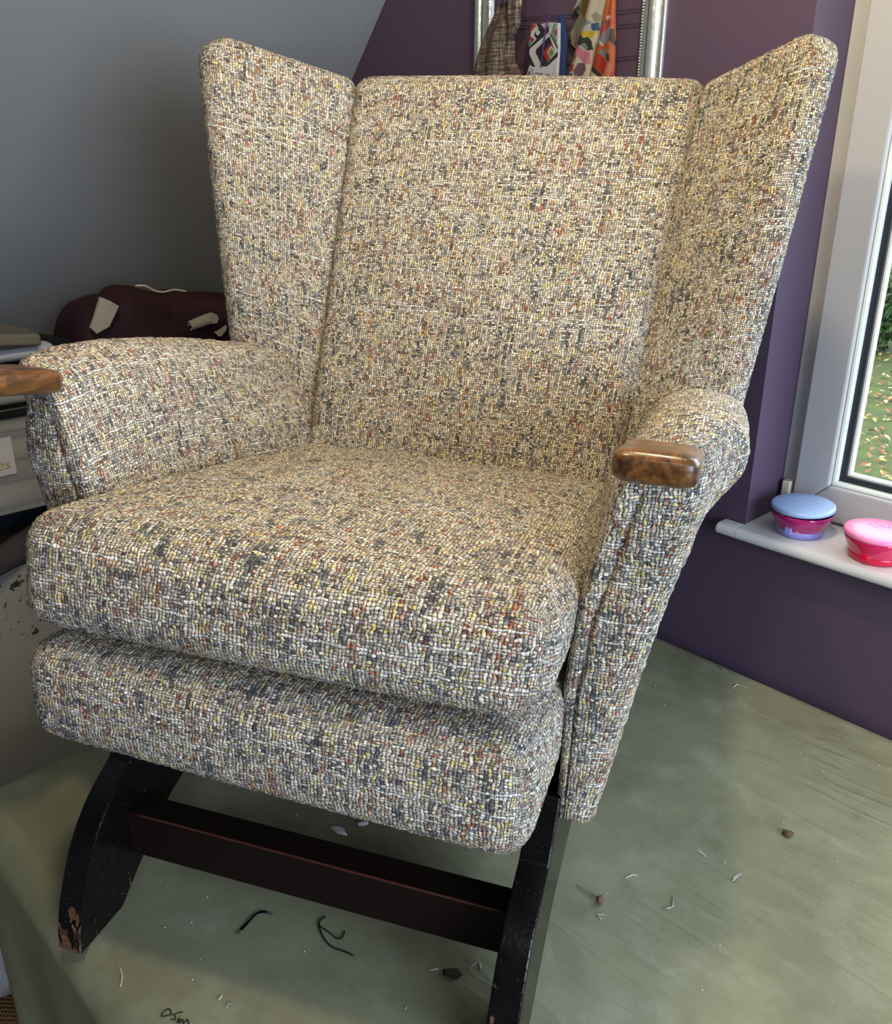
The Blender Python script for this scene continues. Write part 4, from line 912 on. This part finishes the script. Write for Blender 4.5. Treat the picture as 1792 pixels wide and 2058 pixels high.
# ---------------------------------------------------------------- on the floor at the table's end
def cane_mat():
    t = NT('woven cane'); o = t.obj(); x, y, z = t.sep(o)
    a = t.math('SINE', t.math('MULTIPLY', t.math('ADD', x, y), 620)); b = t.math('SINE', t.math('MULTIPLY', t.math('SUBTRACT', x, y), 480))
    hole = t.math('GREATER_THAN', t.math('ADD', t.math('ADD', a, b), t.math('MULTIPLY', t.noise(o, 60, 2), 1.0)), 1.45)
    c = t.mix(t.noise(o, 14, 3), (*S(172, 134, 80), 1), (*S(140, 104, 60), 1)); c = t.mix(hole, c, (*S(62, 44, 26), 1))
    t.put(t.b.inputs['Base Color'], c); t.b.inputs['Roughness'].default_value = .7; t.put(t.b.inputs['Normal'], t.bump(t.math('ADD', a, b), .001)); return t.m
soft_slab('cane_mat', (-1.85, -.10, .001), (-1.36, .34, .016), cane_mat(), None, .006, .002, 1, label='tan woven cane mat on the floor by the table end', cat='mat')
soft_slab('wadding_bag', (-1.86, .16, .020), (-1.575, .46, .16), plain('shiny polythene', S(196, 202, 214), .12, coat=.6, bump=(55, .012)), None, .06, .012, 7, label='shiny polythene bag of white wadding on the cane mat', cat='bag')
# ---------------------------------------------------------------- small litter on the canvas
FLUFF = plain('white wadding', S(202, 204, 206), .95); STEEL = plain('staple wire', S(206, 210, 206), .3, metal=.7); THREADB = plain('black thread', S(18, 20, 22), .8); THREADW = plain('pale thread', S(222, 224, 214), .8)
def lump(name, x, y, sx, sy, sz, rot, mat, label, cat, group=None, seed=0):
    bm = bmesh.new(); bmesh.ops.create_icosphere(bm, subdivisions=3, radius=1); rr = random.Random(seed)
    ph = [rr.uniform(0, 6) for _ in range(6)]
    for v in bm.verts:
        k = 1+.22*math.sin(v.co.x*4+ph[0])*math.sin(v.co.y*3+ph[1])+.12*math.sin(v.co.z*6+ph[2]+v.co.x*5)
        v.co = Vector((v.co.x*sx*k*(1-.3*v.co.y*.4), v.co.y*sy*k, max(-.55, v.co.z)*sz*k))
    bmesh.ops.rotate(bm, verts=bm.verts, cent=(0, 0, 0), matrix=Matrix.Rotation(rot, 3, 'Z'))
    mz = min(v.co.z for v in bm.verts)
    for v in bm.verts: v.co += Vector((x, y, TT+.0009-mz))
    return link(name, bm_mesh(name, bm), mat, label=label, cat=cat, group=group)
lump('wadding_tuft', -.869, .600, .013, .005, .004, .25, FLUFF, 'larger white wadding tuft lying behind the stretcher', 'tuft', 'wadding tufts', 1)
lump('wadding_tuft', -.857, .635, .009, .004, .003, .9, FLUFF, 'smaller white wadding tuft lying behind the larger one', 'tuft', 'wadding tufts', 2)
lump('brown_chip', -.417, 1.078, .0075, .0065, .004, .4, plain('brown chip', S(92, 74, 50), .9, bump=(300, .003)), 'crumpled brown chip on the canvas near the wall side', 'debris', None, 3)
bead = empty('lint_knot', (-.524, .774, TT), 'brown lint knot with a trailing thread, right of the chair leg', 'debris')
bm = bmesh.new(); bmesh.ops.create_icosphere(bm, subdivisions=2, radius=.0058, matrix=Matrix.Translation((-.524, .774, TT+.006)))
for v in bm.verts: v.co += Vector((random.uniform(-1, 1), random.uniform(-1, 1), random.uniform(-1, 1)))*.0012
link('knot', bm_mesh('knot', bm), plain('lint brown', S(104, 82, 76), .95), bead)
for pts in ([(-.564, .775, 0), (-.552, .7755, .001), (-.540, .776, .002), (-.528, .775, .005)], [(-.524, .776, .010), (-.519, .781, .014), (-.520, .788, .009)]):
    V, F = tube_mesh(smooth_path([(a, b, TT+.0014+c) for a, b, c in pts], 4), .0006, 5); link('thread', mesh('thread', V, F), plain('lint thread', S(150, 132, 122), .9), bead)
def wire(name, pts, r, mat, label, cat, group=None, smooth=True):
    p = [(a, b, TT+.0010+r) for a, b in pts]; p = smooth_path(p, 5) if smooth else p
    V, F = tube_mesh(p, r, 6); return link(name, mesh(name, V, F), mat, label=label, cat=cat, group=group)
wire('thread_loop', [(-.752, .492), (-.750, .481), (-.739, .474), (-.720, .469), (-.704, .470), (-.692, .476), (-.678, .481)], .0011, THREADB, 'black looped thread on the canvas in front of the stretcher', 'thread', 'loose threads')
wire('thread_loop', [(-.745, .477), (-.728, .480), (-.714, .4815), (-.710, .487), (-.716, .496)], .0009, THREADB, 'shorter black thread curled inside the longer loop', 'thread', 'loose threads')
wire('loose_thread', [(-.861, .262), (-.846, .259), (-.832, .251)], .0006, THREADW, 'pale thread near the canvas front edge by the left foot', 'thread', 'loose threads')
wire('loose_thread', [(-.598, .537), (-.593, .545)], .0009, THREADW, 'short white thread scrap beside the dirt clump', 'thread', 'loose threads')
wire('loose_thread', [(-.736, .327), (-.739, .333)], .0008, THREADW, 'short white scrap right of the handwriting', 'thread', 'loose threads')
wire('loose_thread', [(-.488, .953), (-.480, .953), (-.475, .951)], .0008, THREADW, 'white scrap on the canvas between chair and chalk mark', 'thread', 'loose threads')
wire('loose_thread', [(-.527, .834), (-.524, .846), (-.519, .850)], .0005, THREADW, 'fine curved pale thread behind the brown lint knot', 'thread', 'loose threads')
for pts, lb in (([(-.568, .573), (-.568, .581), (-.567, .590), (-.558, .584)], 'bent silver staple against the right front leg'), ([(-.461, .827), (-.456, .833), (-.454, .839), (-.464, .854)], 'long L-shaped silver staple right of the lint knot'),
                ([(-.507, .762), (-.514, .754), (-.505, .752)], 'V-shaped silver staple in front of the lint knot'), ([(-.720, .328), (-.725, .332), (-.721, .337)], 'bent staple near the handwriting'),
                ([(-.737, .419+1), (-.724, 1.416), (-.714, 1.412)], 'staple nearest the wall, left one'), ([(-.678, 1.376), (-.679, 1.388), (-.668, 1.389), (-.658, 1.389)], 'staple near the wall, right of the other')):
    wire('staple', pts, .0007, STEEL, lb, 'staple', 'bent staples', smooth=False)
lump('dirt_clump', -.577, .553, .012, .007, .0022, .6, plain('dirt', S(66, 62, 46), .95, bump=(300, .004)), 'dark dirt clump on the canvas left of the right front leg', 'debris', None, 9)
bm = bmesh.new()
pills = [(-.430, 1.154), (-.372, .955), (-.382, 1.177), (-.468, .999), (-.450, .960), (-.568, .976), (-.610, 1.214), (-.497, 1.276), (-.597, 1.073)]+[(random.uniform(-1.0, -.2), random.uniform(.28, 1.4)) for _ in range(150)]
for x, y in pills:
    r = random.choice([.0005, .0006, .0007, .0011]); bmesh.ops.create_icosphere(bm, subdivisions=1, radius=r, matrix=Matrix.Translation((x, y, TT+.0008+r*.8)))
link('lint_specks', bm_mesh('lint_specks', bm), plain('lint', S(196, 200, 190), .95), label='tiny pale lint specks scattered over the green canvas', cat='lint', kind='stuff')
